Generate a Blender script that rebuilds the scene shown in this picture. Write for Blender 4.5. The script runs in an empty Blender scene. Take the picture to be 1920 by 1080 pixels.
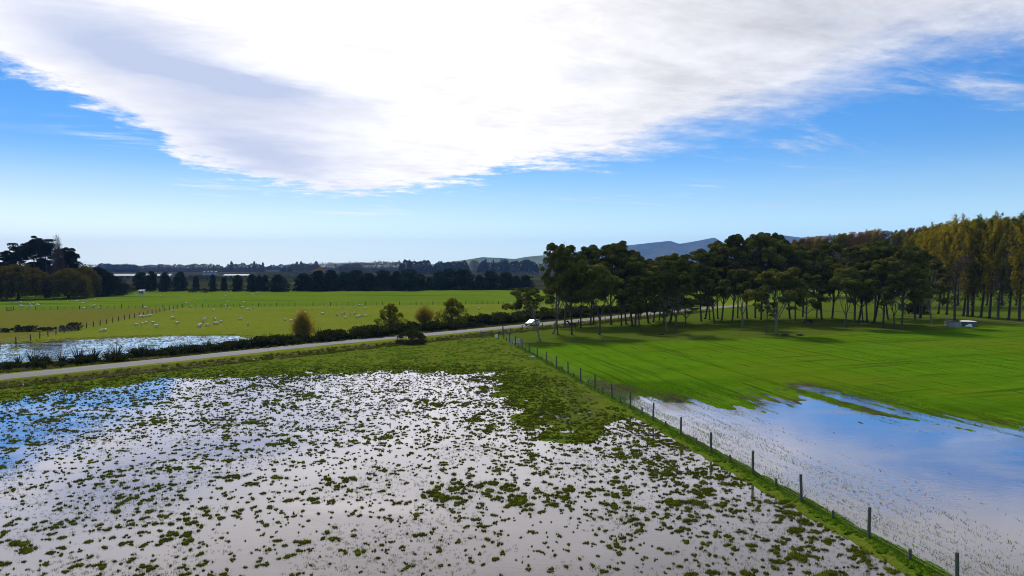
import bpy, bmesh, math, random
import numpy as np
from mathutils import Vector, Matrix
R = math.radians
sc = bpy.context.scene
C = sc.collection
random.seed(7)
rng = np.random.default_rng(7)

# ------------------------------------------------------------------ camera
CAM_H, FPX, PITCH = 15.0, 1280.0, math.atan(40 / 1280)
cam = bpy.data.cameras.new('camera'); cam.sensor_width = 36; cam.lens = 24
cam.clip_start = 0.5; cam.clip_end = 40000
camo = bpy.data.objects.new('camera', cam); C.objects.link(camo)
camo.location = (0, 0, CAM_H); camo.rotation_euler = (math.pi / 2 - PITCH, 0, 0)
sc.camera = camo

# ------------------------------------------------------------------ exposure
sc.view_settings.view_transform = 'Standard'; sc.view_settings.look = 'None'
sc.view_settings.exposure = 0.40; sc.view_settings.gamma = 1
sc.cycles.use_denoising = True; sc.cycles.filter_width = 1.0
sc.cycles.max_bounces = 6; sc.cycles.diffuse_bounces = 2; sc.cycles.glossy_bounces = 2
sc.cycles.transmission_bounces = 3; sc.cycles.volume_bounces = 0; sc.cycles.transparent_max_bounces = 4
sc.cycles.sample_clamp_indirect = 6

SUN_EL, SUN_AZ = R(44), R(-14)
SKY_STRENGTH = 0.074
SUN_STRENGTH, SUN_ANGLE = 3.0, R(9)

# ------------------------------------------------------------------ node helper
class NT:
    def __init__(s, tree): s.t = tree; s.n = tree.nodes; s.l = tree.links
    def new(s, typ, **kw):
        n = s.n.new(typ)
        for k, v in kw.items(): setattr(n, k, v)
        return n
    def put(s, sock, v):
        if v is None: return
        if isinstance(v, bpy.types.NodeSocket): s.l.new(v, sock)
        else:
            if hasattr(sock, 'default_value'):
                dv = sock.default_value
                if hasattr(dv, '__len__') and not hasattr(v, '__len__'): v = [v] * len(dv)
                if hasattr(dv, '__len__') and len(dv) == 4 and len(v) == 3: v = (*v, 1)
                sock.default_value = v
    def math(s, op, a, b=None, c=None, clamp=False):
        n = s.new('ShaderNodeMath', operation=op, use_clamp=clamp)
        s.put(n.inputs[0], a); s.put(n.inputs[1], b)
        if c is not None: s.put(n.inputs[2], c)
        return n.outputs[0]
    def vmath(s, op, a, b=None):
        n = s.new('ShaderNodeVectorMath', operation=op)
        s.put(n.inputs[0], a); s.put(n.inputs[1], b)
        return n.outputs[0]
    def noise(s, vec, scale, detail=4, rough=0.55, dist=0.0):
        n = s.new('ShaderNodeTexNoise'); s.put(n.inputs['Vector'], vec)
        n.inputs['Scale'].default_value = scale; n.inputs['Detail'].default_value = detail
        n.inputs['Roughness'].default_value = rough; n.inputs['Distortion'].default_value = dist
        return n.outputs['Fac']
    def ss(s, v, a, b, lo=0.0, hi=1.0):
        n = s.new('ShaderNodeMapRange', interpolation_type='SMOOTHSTEP')
        s.put(n.inputs['Value'], v); s.put(n.inputs['From Min'], a); s.put(n.inputs['From Max'], b)
        s.put(n.inputs['To Min'], lo); s.put(n.inputs['To Max'], hi)
        return n.outputs[0]
    def mix(s, f, a, b, blend='MIX'):
        n = s.new('ShaderNodeMix', data_type='RGBA', blend_type=blend)
        s.put(n.inputs[0], f); s.put(n.inputs[6], a); s.put(n.inputs[7], b)
        return n.outputs[2]
    def sep(s, v):
        n = s.new('ShaderNodeSeparateXYZ'); s.put(n.inputs[0], v); return n.outputs
    def comb(s, x, y, z=0.0):
        n = s.new('ShaderNodeCombineXYZ'); s.put(n.inputs[0], x); s.put(n.inputs[1], y); s.put(n.inputs[2], z)
        return n.outputs[0]

def cam_ray(px, py):
    u, v = (px - 960) / FPX, (540 - py) / FPX
    return Vector((u, math.cos(PITCH) + v * math.sin(PITCH), -math.sin(PITCH) + v * math.cos(PITCH)))
def at(px, py, z=0.1):
    d = cam_ray(px, py); t = (z - CAM_H) / d.z
    return Vector((d.x * t, d.y * t, z))
def at_d(px, py, y):
    d = cam_ray(px, py); t = y / d.y
    return Vector((d.x * t, y, CAM_H + d.z * t))

# ------------------------------------------------------------------ world: sky and clouds
world = bpy.data.worlds.new('World'); sc.world = world; world.use_nodes = True
def build_world():
    w = NT(world.node_tree); w.n.clear()
    out = w.new('ShaderNodeOutputWorld')
    sky = w.new('ShaderNodeTexSky', sky_type='NISHITA'); sky.sun_disc = False
    sky.sun_elevation = SUN_EL; sky.sun_rotation = SUN_AZ % (2 * math.pi)
    sky.air_density = 1.0; sky.dust_density = 0.05; sky.ozone_density = 2.5
    g = w.new('ShaderNodeTexCoord').outputs['Generated']
    x, y, z = w.sep(g)
    hyp = w.math('SQRT', w.math('ADD', w.math('MULTIPLY', x, x), w.math('MULTIPLY', y, y)))
    t = w.math('DIVIDE', z, w.math('MAXIMUM', hyp, 0.001))
    az = w.math('ARCTAN2', x, y)
    # lower edge of the big cloud sheet, as elevation against bearing
    edge_px = [(-700, -330), (-350, -120), (0, 128), (110, 180), (210, 220), (285, 246), (318, 280), (345, 308), (450, 336), (540, 358),
               (640, 370), (760, 361), (900, 342), (960, 318), (1050, 325), (1130, 322), (1200, 314), (1300, 288), (1410, 264), (1490, 230),
               (1580, 195), (1680, 160), (1800, 138), (1920, 122), (2100, 70), (2400, -120), (2900, -400)]
    A = R(60); pts = []
    for px, py in edge_px:
        d = cam_ray(px, py); a = math.atan2(d.x, d.y); tt = d.z / math.hypot(d.x, d.y)
        pts.append(((a + A) / (2 * A), min(1, tt * 1.2)))
    fc = w.new('ShaderNodeFloatCurve'); cu = fc.mapping.curves[0]
    pts = [p for p in pts if 0 <= p[0] <= 1]
    cu.points[0].location = (0, pts[0][1] + .1); cu.points[1].location = (1, pts[-1][1] + .1)
    for p in pts: cu.points.new(*p)
    fc.mapping.update()
    w.put(fc.inputs['Value'], w.math('DIVIDE', w.math('ADD', az, A), 2 * A, clamp=True))
    e = w.math('SUBTRACT', t, w.math('DIVIDE', fc.outputs[0], 1.2))
    zz = w.math('ADD', w.math('MAXIMUM', z, 0.0), 0.05)
    P = w.comb(w.math('DIVIDE', x, zz), w.math('DIVIDE', y, zz))
    n1 = w.noise(P, 0.95, 9, 0.62)
    n2 = w.noise(P, 4.6, 9, 0.66)
    rp = w.new('ShaderNodeVectorRotate', rotation_type='Z_AXIS'); w.put(rp.inputs['Vector'], P); rp.inputs['Angle'].default_value = R(-24)
    ps = w.vmath('MULTIPLY', rp.outputs[0], (0.55, 1.5, 1))
    n3 = w.noise(ps, 1.0, 9, 0.68, 0.6)
    right = w.ss(az, -0.05, 0.45)
    amp = w.math('ADD', w.math('MULTIPLY', right, 0.15), 0.095)
    nn = w.math('ADD', w.math('MULTIPLY', n1, 0.55), w.math('MULTIPLY', n3, 0.45))
    e2 = w.math('ADD', e, w.math('MULTIPLY', w.math('SUBTRACT', nn, 0.5), amp))
    e2 = w.math('ADD', e2, w.math('MULTIPLY', w.math('SUBTRACT', n2, 0.5), 0.085))
    hi = w.math('ADD', w.math('MULTIPLY', right, 0.085), 0.020)
    body = w.ss(e2, -0.006, hi)
    band = w.math('MULTIPLY', w.ss(e, -0.15, -0.03), w.ss(e, 0.10, 0.0))
    band = w.math('MULTIPLY', band, w.math('MAXIMUM', w.ss(az, .05, .3, .10, 1.0), w.ss(e, -.055, -.01)))
    wisp = w.math('MULTIPLY', w.ss(n3, 0.52, 0.70), band)
    wisp = w.math('MULTIPLY', wisp, 0.75)
    alpha = w.math('MAXIMUM', body, wisp)
    # fewer clouds behind the camera
    alpha = w.math('MULTIPLY', alpha, w.ss(y, -0.5, 0.1, 0.35, 1.0))
    # grey thicker parts
    def patch(px, py, ang, la, lb):
        d = cam_ray(px, py); a0 = math.atan2(d.x, d.y); t0 = d.z / math.hypot(d.x, d.y)
        du = w.math('SUBTRACT', az, a0); dv = w.math('SUBTRACT', t, t0)
        du = w.math('ADD', du, w.math('MULTIPLY', w.math('SUBTRACT', n1, .5), .22)); dv = w.math('ADD', dv, w.math('MULTIPLY', w.math('SUBTRACT', n3, .5), .10))
        c, s_ = math.cos(ang), math.sin(ang)
        a_ = w.math('DIVIDE', w.math('ADD', w.math('MULTIPLY', du, c), w.math('MULTIPLY', dv, s_)), la)
        b_ = w.math('DIVIDE', w.math('SUBTRACT', w.math('MULTIPLY', dv, c), w.math('MULTIPLY', du, s_)), lb)
        q = w.math('ADD', w.math('MULTIPLY', a_, a_), w.math('MULTIPLY', b_, b_))
        return w.math('POWER', 2.718, w.math('MULTIPLY', q, -1.0))
    s1 = patch(290, 112, R(-17), 0.22, 0.056)
    s1b = patch(470, 158, R(-8), 0.13, 0.022)
    s2 = patch(490, 285, R(-12), 0.10, 0.030)
    grey = w.math('ADD', w.math('ADD', s1, w.math('MULTIPLY', s1b, .6)), w.math('MULTIPLY', s2, 0.75), clamp=True)
    soft = w.math('MULTIPLY', w.ss(n1, 0.50, 0.72), w.math('ADD', 0.22, w.math('MULTIPLY', right, 0.4)))
    lum = w.math('SUBTRACT', 0.92, w.math('MULTIPLY', right, 0.30))
    lum = w.math('ADD', lum, w.math('MULTIPLY', w.math('SUBTRACT', n3, .5), .62)); lum = w.math('ADD', lum, w.math('MULTIPLY', w.math('SUBTRACT', n2, .5), .40))
    lum = w.math('MULTIPLY', lum, w.ss(t, .36, .75, 1.0, .72))
    white = w.mix(right, (1.0, 0.975, 0.975), (0.92, 0.935, 1.0))
    white = w.vmath('MULTIPLY', white, w.comb(lum, lum, lum))
    ccol = w.mix(w.math('MAXIMUM', w.math('MULTIPLY', grey, 0.95), soft), white, (0.44, 0.50, 0.665))
    # clear sky: deeper, bluer away from the sun
    hs = w.new('ShaderNodeHueSaturation'); hs.inputs['Saturation'].default_value = 1.42; hs.inputs['Value'].default_value = 1.0
    w.put(hs.inputs['Color'], sky.outputs[0])
    skyc = w.vmath('MULTIPLY', hs.outputs[0], (SKY_STRENGTH * 0.88, SKY_STRENGTH * 1.0, SKY_STRENGTH * 1.22))
    skyc = w.mix(w.math('MULTIPLY', w.ss(t, .17, .0), .80), skyc, w.mix(w.ss(az, -.7, .5), (1.06, 1.15, 1.05), (.55, .82, .96)))
    bo = w.ss(t, .10, .03, 1.0, 1.18); skyc = w.vmath('MULTIPLY', skyc, w.comb(bo, bo, bo))
    col = w.mix(alpha, skyc, ccol)
    bg = w.new('ShaderNodeBackground'); w.put(bg.inputs[0], col); bg.inputs[1].default_value = 1.0
    w.l.new(bg.outputs[0], out.inputs[0])
build_world()

# ------------------------------------------------------------------ sun
sl = bpy.data.lights.new('sun', 'SUN'); sl.energy = SUN_STRENGTH; sl.angle = SUN_ANGLE; sl.color = (1.0, 0.93, 0.82)
so = bpy.data.objects.new('sun', sl); C.objects.link(so)
SUNV = Vector((math.sin(SUN_AZ) * math.cos(SUN_EL), math.cos(SUN_AZ) * math.cos(SUN_EL), math.sin(SUN_EL)))
so.rotation_euler = SUNV.to_track_quat('Z', 'Y').to_euler(); so.location = (0, 0, 200)

# ------------------------------------------------------------------ helpers: numbers
def sstep(a, b, v):
    t = np.clip((v - a) / (b - a), 0, 1); return t * t * (3 - 2 * t)
def _h(ix, iy, seed):
    n = (ix.astype(np.int64) * 374761393 + iy.astype(np.int64) * 668265263 + seed * 1442695041) & 0xFFFFFFFF
    n = ((n ^ (n >> 13)) * 1274126177) & 0xFFFFFFFF
    n = (n ^ (n >> 16)) & 0xFFFF
    return n / 65535.0
def vnoise(x, y, seed=0):
    x = np.asarray(x, float); y = np.asarray(y, float)
    ix, iy = np.floor(x), np.floor(y); fx, fy = x - ix, y - iy
    fx = fx * fx * (3 - 2 * fx); fy = fy * fy * (3 - 2 * fy)
    a, b = _h(ix, iy, seed), _h(ix + 1, iy, seed); c, d = _h(ix, iy + 1, seed), _h(ix + 1, iy + 1, seed)
    return (a * (1 - fx) + b * fx) * (1 - fy) + (c * (1 - fx) + d * fx) * fy
def fbm(x, y, seed=0, octv=4):
    s, a, f, t = 0, 1, 1, 0
    for k in range(octv):
        s = s + a * vnoise(x * f, y * f, seed + k * 17); t += a; a *= .5; f *= 2.03
    return s / t
def poly_px(pts, z=0.0): return np.array([at(px, py, z)[:2] for px, py in pts])
def sdist(X, Y, poly):
    """signed distance to a polygon, negative inside"""
    d2 = np.full(X.shape, 1e18); ins = np.zeros(X.shape, bool); n = len(poly)
    for i in range(n):
        ax, ay = poly[i]; bx, by = poly[(i + 1) % n]
        ex, ey = bx - ax, by - ay; wx, wy = X - ax, Y - ay
        t = np.clip((wx * ex + wy * ey) / (ex * ex + ey * ey + 1e-12), 0, 1)
        d2 = np.minimum(d2, (wx - ex * t) ** 2 + (wy - ey * t) ** 2)
        c = ((ay > Y) != (by > Y)) & (X < (bx - ax) * (Y - ay) / (by - ay + 1e-12) + ax)
        ins ^= c
    d = np.sqrt(d2); return np.where(ins, -d, d)
def line_side(X, Y, a, b):
    """distance to the line a->b, positive on its left"""
    ex, ey = b[0] - a[0], b[1] - a[1]; L = math.hypot(ex, ey)
    return (ex * (Y - a[1]) - ey * (X - a[0])) / L

# ------------------------------------------------------------------ helpers: meshes
def np_mesh(name, V, F, mats=(), smooth=False, mi=None):
    V = np.ascontiguousarray(V, np.float32); F = np.ascontiguousarray(F, np.int32); k = F.shape[1]
    me = bpy.data.meshes.new(name)
    me.vertices.add(len(V)); me.vertices.foreach_set('co', V.ravel())
    me.loops.add(F.size); me.loops.foreach_set('vertex_index', F.ravel())
    me.polygons.add(len(F)); me.polygons.foreach_set('loop_start', np.arange(0, F.size, k, dtype=np.int32))
    if smooth: me.polygons.foreach_set('use_smooth', np.ones(len(F), bool))
    if mi is not None: me.polygons.foreach_set('material_index', np.asarray(mi, np.int32))
    me.update(calc_edges=True)
    for m in mats: me.materials.append(m)
    return me
def link(name, me, parent=None, loc=None):
    o = bpy.data.objects.new(name, me); C.objects.link(o)
    if parent is not None: o.parent = parent
    if loc is not None: o.location = loc
    return o
def tag(o, label=None, cat=None, group=None, kind=None):
    if label: o['label'] = label
    if cat: o['category'] = cat
    if group: o['group'] = group
    if kind: o['kind'] = kind
    return o
def thing(name, loc=(0, 0, 0), rz=0.0, label=None, cat=None, group=None):
    o = bpy.data.objects.new(name, None); C.objects.link(o); o.empty_display_size = .3
    o.location = loc; o.rotation_euler = (0, 0, rz)
    return tag(o, label, cat, group)
def dup(o, loc, rz=0.0, scale=None, label=None, group=None):
    def cp(s, par):
        c = s.copy(); C.objects.link(c)
        if par is not None: c.parent = par
        for k in s.children: cp(k, c)
        return c
    r = cp(o, None); r.location = loc; r.rotation_euler = (0, 0, rz)
    if scale is not None: r.scale = scale
    if label: r['label'] = label
    if group: r['group'] = group
    return r
class MB:
    """collects shapes, builds one mesh"""
    def __init__(s): s.v = []; s.f = []; s.m = []
    def add(s, vs, fs, mi=0):
        b = len(s.v); s.v += [tuple(q) for q in vs]; s.f += [tuple(b + i for i in f) for f in fs]; s.m += [mi] * len(fs)
    def box(s, c, d, rz=0.0, mi=0, taper=1.0):
        x, y, z = d[0] / 2, d[1] / 2, d[2] / 2; ca, sa = math.cos(rz), math.sin(rz); vs = []
        for k, tz in ((-z, 1), (z, taper)):
            for ax, ay in ((-x, -y), (x, -y), (x, y), (-x, y)):
                ax *= tz; ay *= tz
                vs.append((c[0] + ax * ca - ay * sa, c[1] + ax * sa + ay * ca, c[2] + k))
        s.add(vs, [(0, 3, 2, 1), (4, 5, 6, 7), (0, 1, 5, 4), (1, 2, 6, 5), (2, 3, 7, 6), (3, 0, 4, 7)], mi)
    def tube(s, pts, rad, n=6, mi=0, cap=True):
        pts = [Vector(p) for p in pts]; rings = []
        if not hasattr(rad, '__len__'): rad = [rad] * len(pts)
        for i, p in enumerate(pts):
            t = (pts[min(i + 1, len(pts) - 1)] - pts[max(i - 1, 0)])
            t = t.normalized() if t.length > 1e-9 else Vector((0, 0, 1))
            a = t.cross(Vector((0, 0, 1)) if abs(t.z) < .9 else Vector((1, 0, 0))).normalized(); b = t.cross(a)
            rings.append([p + (a * math.cos(q) + b * math.sin(q)) * rad[i] for q in [2 * math.pi * k / n for k in range(n)]])
        vs = [v for r in rings for v in r]; fs = []
        for i in range(len(pts) - 1):
            for k in range(n):
                fs.append((i * n + k, i * n + (k + 1) % n, (i + 1) * n + (k + 1) % n, (i + 1) * n + k))
        if cap: fs += [tuple(range(n)), tuple((len(pts) - 1) * n + k for k in reversed(range(n)))]
        s.add(vs, fs, mi)
    def lathe(s, prof, n=20, c=(0, 0, 0), mi=0):
        vs = [(c[0] + r * math.cos(2 * math.pi * k / n), c[1] + r * math.sin(2 * math.pi * k / n), c[2] + z) for r, z in prof for k in range(n)]
        fs = [(i * n + k, i * n + (k + 1) % n, (i + 1) * n + (k + 1) % n, (i + 1) * n + k) for i in range(len(prof) - 1) for k in range(n)]
        fs += [tuple(reversed(range(n))), tuple((len(prof) - 1) * n + k for k in range(n))]
        s.add(vs, fs, mi)
    def mesh(s, name, mats, smooth=False):
        me = bpy.data.meshes.new(name); me.from_pydata(s.v, [], s.f)
        for m in (mats if isinstance(mats, (list, tuple)) else [mats]): me.materials.append(m)
        me.polygons.foreach_set('material_index', s.m)
        if smooth: me.polygons.foreach_set('use_smooth', [True] * len(s.f))
        me.update(); return me
    def build(s, name, mats, parent=None, smooth=False, loc=None): return link(name, s.mesh(name, mats, smooth), parent, loc)
def skin(name, verts, edges, radii, mats, sub=2, root=0):
    me = bpy.data.meshes.new('tmp'); me.from_pydata(verts, edges, []); o = bpy.data.objects.new('tmp', me); C.objects.link(o)
    sk = o.modifiers.new('s', 'SKIN'); lay = me.skin_vertices[0].data
    for i, r in enumerate(radii):
        lay[i].radius = (r, r) if not hasattr(r, '__len__') else r; lay[i].use_root = (i == root)
    if sub: ss_ = o.modifiers.new('u', 'SUBSURF'); ss_.levels = sub; ss_.render_levels = sub
    dg = bpy.context.evaluated_depsgraph_get(); nm = bpy.data.meshes.new_from_object(o.evaluated_get(dg)); nm.name = name
    bpy.data.objects.remove(o); bpy.data.meshes.remove(me)
    nm.materials.clear()
    for m in mats: nm.materials.append(m)
    nm.polygons.foreach_set('use_smooth', [True] * len(nm.polygons)); nm.update()
    return nm

# ------------------------------------------------------------------ materials
def material(name):
    m = bpy.data.materials.new(name); m.use_nodes = True; w = NT(m.node_tree); w.n.clear()
    out = w.new('ShaderNodeOutputMaterial'); return m, w, out
def simple(name, col, rough=.7, var=.25, scale=3.0, metal=0.0, spec=.3, bump=0.0):
    m, w, out = material(name)
    p = w.new('ShaderNodeBsdfPrincipled'); tc = w.new('ShaderNodeTexCoord').outputs['Object']
    n = w.noise(tc, scale, 5, .6)
    c = w.mix(n, [q * (1 - var) for q in col], [min(1, q * (1 + var)) for q in col])
    w.put(p.inputs['Base Color'], c); p.inputs['Roughness'].default_value = rough; p.inputs['Metallic'].default_value = metal
    p.inputs['Specular IOR Level'].default_value = spec
    if bump:
        b = w.new('ShaderNodeBump'); b.inputs['Strength'].default_value = bump; w.put(b.inputs['Height'], n); w.l.new(b.outputs[0], p.inputs['Normal'])
    w.l.new(p.outputs[0], out.inputs[0]); return m
def leafy(name, a, b, trans=.3, rnd=.25, tcol=None, scale=.35):
    """leaf material: colour between a and b by leaf, by clump and by tree"""
    m, w, out = material(name)
    gi = w.new('ShaderNodeNewGeometry').outputs['Random Per Island']; oi = w.new('ShaderNodeObjectInfo').outputs['Random']
    tc = w.new('ShaderNodeTexCoord').outputs['Object']; n = w.noise(tc, scale, 3, .5)
    f = w.math('ADD', w.math('MULTIPLY', gi, .5), w.math('MULTIPLY', w.ss(n, .3, .7), .5))
    c = w.mix(f, a, b)
    br = w.math('ADD', 1 - rnd, w.math('MULTIPLY', oi, 2 * rnd))
    c = w.vmath('MULTIPLY', c, w.comb(br, br, br))
    d = w.new('ShaderNodeBsdfDiffuse'); w.put(d.inputs[0], c)
    t = w.new('ShaderNodeBsdfTranslucent'); tc2 = w.vmath('MULTIPLY', c, tcol or (1.3, 1.25, .5)); w.put(t.inputs[0], tc2)
    mx = w.new('ShaderNodeMixShader'); mx.inputs[0].default_value = trans
    w.l.new(d.outputs[0], mx.inputs[1]); w.l.new(t.outputs[0], mx.inputs[2]); w.l.new(mx.outputs[0], out.inputs[0]); return m

# ================================================================== THE SETTING
def xf(y): return 27.1 - 0.206 * y                      # the deer fence runs along this line
road_px = [(-420, 762), (0, 709.5), (300, 678.5), (600, 646.5), (800, 628.5), (1000, 610), (1150, 595.5), (1300, 580.5), (1390, 573.5)]
ROAD = [at(*p) for p in road_px]
ra, rb = ROAD[1], ROAD[7]
RD = Vector((rb.x - ra.x, rb.y - ra.y, 0)).normalized(); RN = Vector((-RD.y, RD.x, 0))   # along the road / to its far side
def road_d(X, Y): return (X - ra.x) * RN.x + (Y - ra.y) * RN.y      # signed distance from the road's middle, + on the far side
def road_s(X, Y): return (X - ra.x) * RD.x + (Y - ra.y) * RD.y
grove_px = [(945, 652), (1010, 648), (1120, 644), (1300, 639), (1480, 632), (1600, 624), (1720, 618), (1800, 614), (1930, 608), (2200, 598)]
GRV = [at(*p) for p in grove_px]
def grove_d(X, Y):                                    # + on the grove side of the crop's edge
    gx = np.array([p.x for p in GRV]); gy = np.array([p.y for p in GRV]); return (Y - np.interp(X, gx, gy)) * .93
pondL = np.vstack([poly_px([(-700, 800), (-200, 768), (0, 744), (150, 724), (330, 702), (480, 699), (600, 693), (800, 689), (950, 697), (1005, 718), (1035, 755), (1048, 792), (1100, 806),
                 (1150, 785), (1200, 780)]), [[xf(d) - .5, d] for d in (68, 60, 50, 40, 30, 18)], poly_px([(-1200, 1500)])])
pondR = np.vstack([poly_px([(1112, 722), (1180, 737), (1240, 746), (1300, 736), (1370, 752), (1430, 742), (1490, 729), (1560, 742), (1605, 747), (1640, 766), (1720, 778), (1800, 787), (1920, 801), (2400, 850), (3000, 1500)]),
                   [[xf(d) + .5, d] for d in (18, 30, 40, 50, 60, 70, 80)]])
pondF = poly_px([(-300, 655), (0, 645), (110, 637), (230, 632), (330, 629), (430, 629), (520, 632), (600, 637), (660, 641), (600, 646), (480, 655), (380, 664), (240, 678), (100, 692), (-300, 722)])
mudpatch = poly_px([(1000, 700), (1110, 712), (1150, 760), (1150, 795), (1085, 812), (1020, 800), (1000, 750)])

def ground_h(X, Y, full=False):
    X = np.asarray(X, float); Y = np.asarray(Y, float)
    near = sstep(900, 250, np.hypot(X, Y))
    base = 0.14 + near * 0.07 * (fbm(X * .9, Y * .9, 3) - .5) + near * .12 * (fbm(X * .12, Y * .12, 9) - .5)
    sL, sR, sF = sdist(X, Y, pondL), sdist(X, Y, pondR), sdist(X, Y, pondF)
    U_ = X - xf(Y)
    wob = 3.2 * (fbm(X * .16, Y * .16, 21) - .5)
    base = base - .25 * sstep(2.5 * sstep(-3, -9, U_) + .2, -8.0 * sstep(-3, -9, U_) - .8, sL + wob * sstep(-3, -9, U_)) + (.13 + .16 * sstep(-14, -2, sL) * sstep(-4, -9, U_)) * (fbm(X * .55, Y * .55, 31, 3) - .5) * sstep(7, -1, sL)
    u = X - xf(Y)                                     # across the drill rows
    row = fbm(u * 1.0, (Y - .2 * u) * .022, 41, 3) - .5
    rr_ = sstep(3, 9, U_); base = base - .25 * sstep(7.5 * rr_ + .2, -7.0 * rr_ - .8, sR + wob * .8 * rr_) + (.17 + .19 * sstep(-16, -3, sR) * rr_) * row * sstep(9, 1, sR)
    base = base - .20 * sstep(3.0, -4.0, sF + wob) + .22 * (fbm(X * .45, Y * .30, 51, 3) - .5) * sstep(4, -2, sF)
    s1a, s1b = at(1632, 770), at(1835, 808)
    dseg = np.abs(line_side(X, Y, s1a, s1b)); along = ((X - s1a.x) * (s1b.x - s1a.x) + (Y - s1a.y) * (s1b.y - s1a.y)) / ((s1b - s1a).length ** 2)
    base = base + .16 * sstep(.9, .2, dseg + .5 * (fbm(X, Y, 61) - .3)) * sstep(-.05, .05, along) * sstep(1.05, .95, along)
    bund = sstep(.62, .22, np.abs(u - .10 + .35 * (vnoise(Y * .7, Y * 0, 71) - .5))) * sstep(92, 80, Y)
    base = np.maximum(base, -.02 + .15 * bund) * 1.0
    md = sdist(X, Y, mudpatch); base = base + sstep(1, -3, md) * (-.05 + .34 * (fbm(X * .6, Y * .6, 81) - .5))
    rd = road_d(X, Y); rs = road_s(X, Y)
    base = np.where(np.abs(rd) < 5, np.maximum(base, .10 + .16 * sstep(5, 3.6, np.abs(rd))), base)       # the road stands on a low bank
    base = base - .28 * sstep(1.6, .4, np.abs(rd + 7.4)) * sstep(-60, -40, rs) * sstep(130, 118, rs)     # roadside ditch
    if full: return base, sL, sR, sF, u, md, rd
    return base
def gz(x, y): return float(ground_h(np.array([x]), np.array([y]))[0])

def axis(segs):
    out = [segs[0][0]]
    for a, b, st, gr in segs:
        v = a; s_ = st
        while v < b - 1e-6:
            v = min(b, v + s_); out.append(v); s_ *= gr
    return np.unique(np.round(out, 4))
def sym(lo, hi, st, far): # graded outwards
    mid = axis([(lo, hi, st, 1.0)]); g = []; s_ = st; v = 0
    while v < far: s_ = min(s_ * 1.045, 900); v += s_; g.append(v)
    g = np.array(g); return np.concatenate([(lo - g)[::-1], mid, hi + g])
gx = sym(-100, 95, .5, 11500); gy = axis([(-500, -40, 60, 1), (-40, 16, 4, 1), (16, 24, 1, 1), (24, 165, .5, 1.0), (165, 300, 1.0, 1.004), (300, 1200, 2.0, 1.03), (1200, 12500, 40, 1.06)])
GX, GY = np.meshgrid(gx, gy); fxx, fyy = GX.ravel(), GY.ravel()
H, sL, sR, sF, U, MD, RDD = ground_h(fxx, fyy, True)
nx, ny = len(gx), len(gy)
idx = np.arange(nx * ny).reshape(ny, nx)
F = np.stack([idx[:-1, :-1], idx[:-1, 1:], idx[1:, 1:], idx[1:, :-1]], -1).reshape(-1, 4)

# which ground cover lies where (crop, wet paddock, mud, grove floor / far paddock, brown paddock, rough verge)
left = sstep(.3, -.3, U) * sstep(-3.4, -4.0, RDD)
gd = grove_d(fxx, fyy) + 2.2 * (fbm(fxx * .12, fyy * .12, 5) - .5)
rightside = sstep(-.3, .3, U) * sstep(-3.4, -4.0, RDD)
crop = rightside * sstep(.8, -.8, gd); grove = rightside * sstep(-.8, .8, gd)
track = grove * sstep(2.6, 1.4, np.abs(line_side(fxx, fyy, at(1690, 592), at(1930, 607.5)) + 1.5 * (fbm(fxx * .1, fyy * .1, 6) - .5))) * sstep(60, 85, fxx)
wetL = left
edge = np.maximum(sstep(-.10, .0, H) * sstep(.09, .02, H), 0)
mud = np.clip(edge * sstep(.4, .75, fbm(fxx * .35, fyy * .35, 12)) * (sR < 6) * (U > 0) + .38 * sstep(1, -2.5, MD) * sstep(.38, .62, fbm(fxx * .6, fyy * .45, 13)) + track, 0, 1)
for (px, py, r) in ((1160, 728, 3.4), (1260, 744, 2.6), (1125, 718, 1.6), (1645, 768, 2.0), (1690, 774, 1.6)):
    q = at(px, py); mud = np.maximum(mud, sstep(r, r * .45, np.hypot(fxx - q.x, (fyy - q.y) * .8) + 3.2 * (fbm(fxx * .9, fyy * .9, 14) - .5)))
fA = [at(-40, 582), at(343, 576), at(990, 569.5), at(1300, 566)]
farpad = sstep(-1, 1, line_side(fxx, fyy, fA[0], fA[2])) * (RDD > 3)
fB = [at(-60, 655), at(0, 647), at(90, 628.5), at(148, 618), at(243, 598), at(343, 576)]
brown = sstep(1, -1, -line_side(fxx, fyy, fB[1], fB[5])) * (1 - farpad) * (RDD > 3) * (fxx < 0)
verge = np.maximum(sstep(-3.2, -4.4, RDD) * sstep(-11.5, -9, RDD + 1.6 * (fbm(fxx * .2, fyy * .2, 15) - .5)), sstep(3.2, 4, RDD) * sstep(11, 8.5, RDD + 2.5 * (fbm(fxx * .2, fyy * .2, 16) - .5))) * sstep(175, 150, road_s(fxx, fyy))

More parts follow.
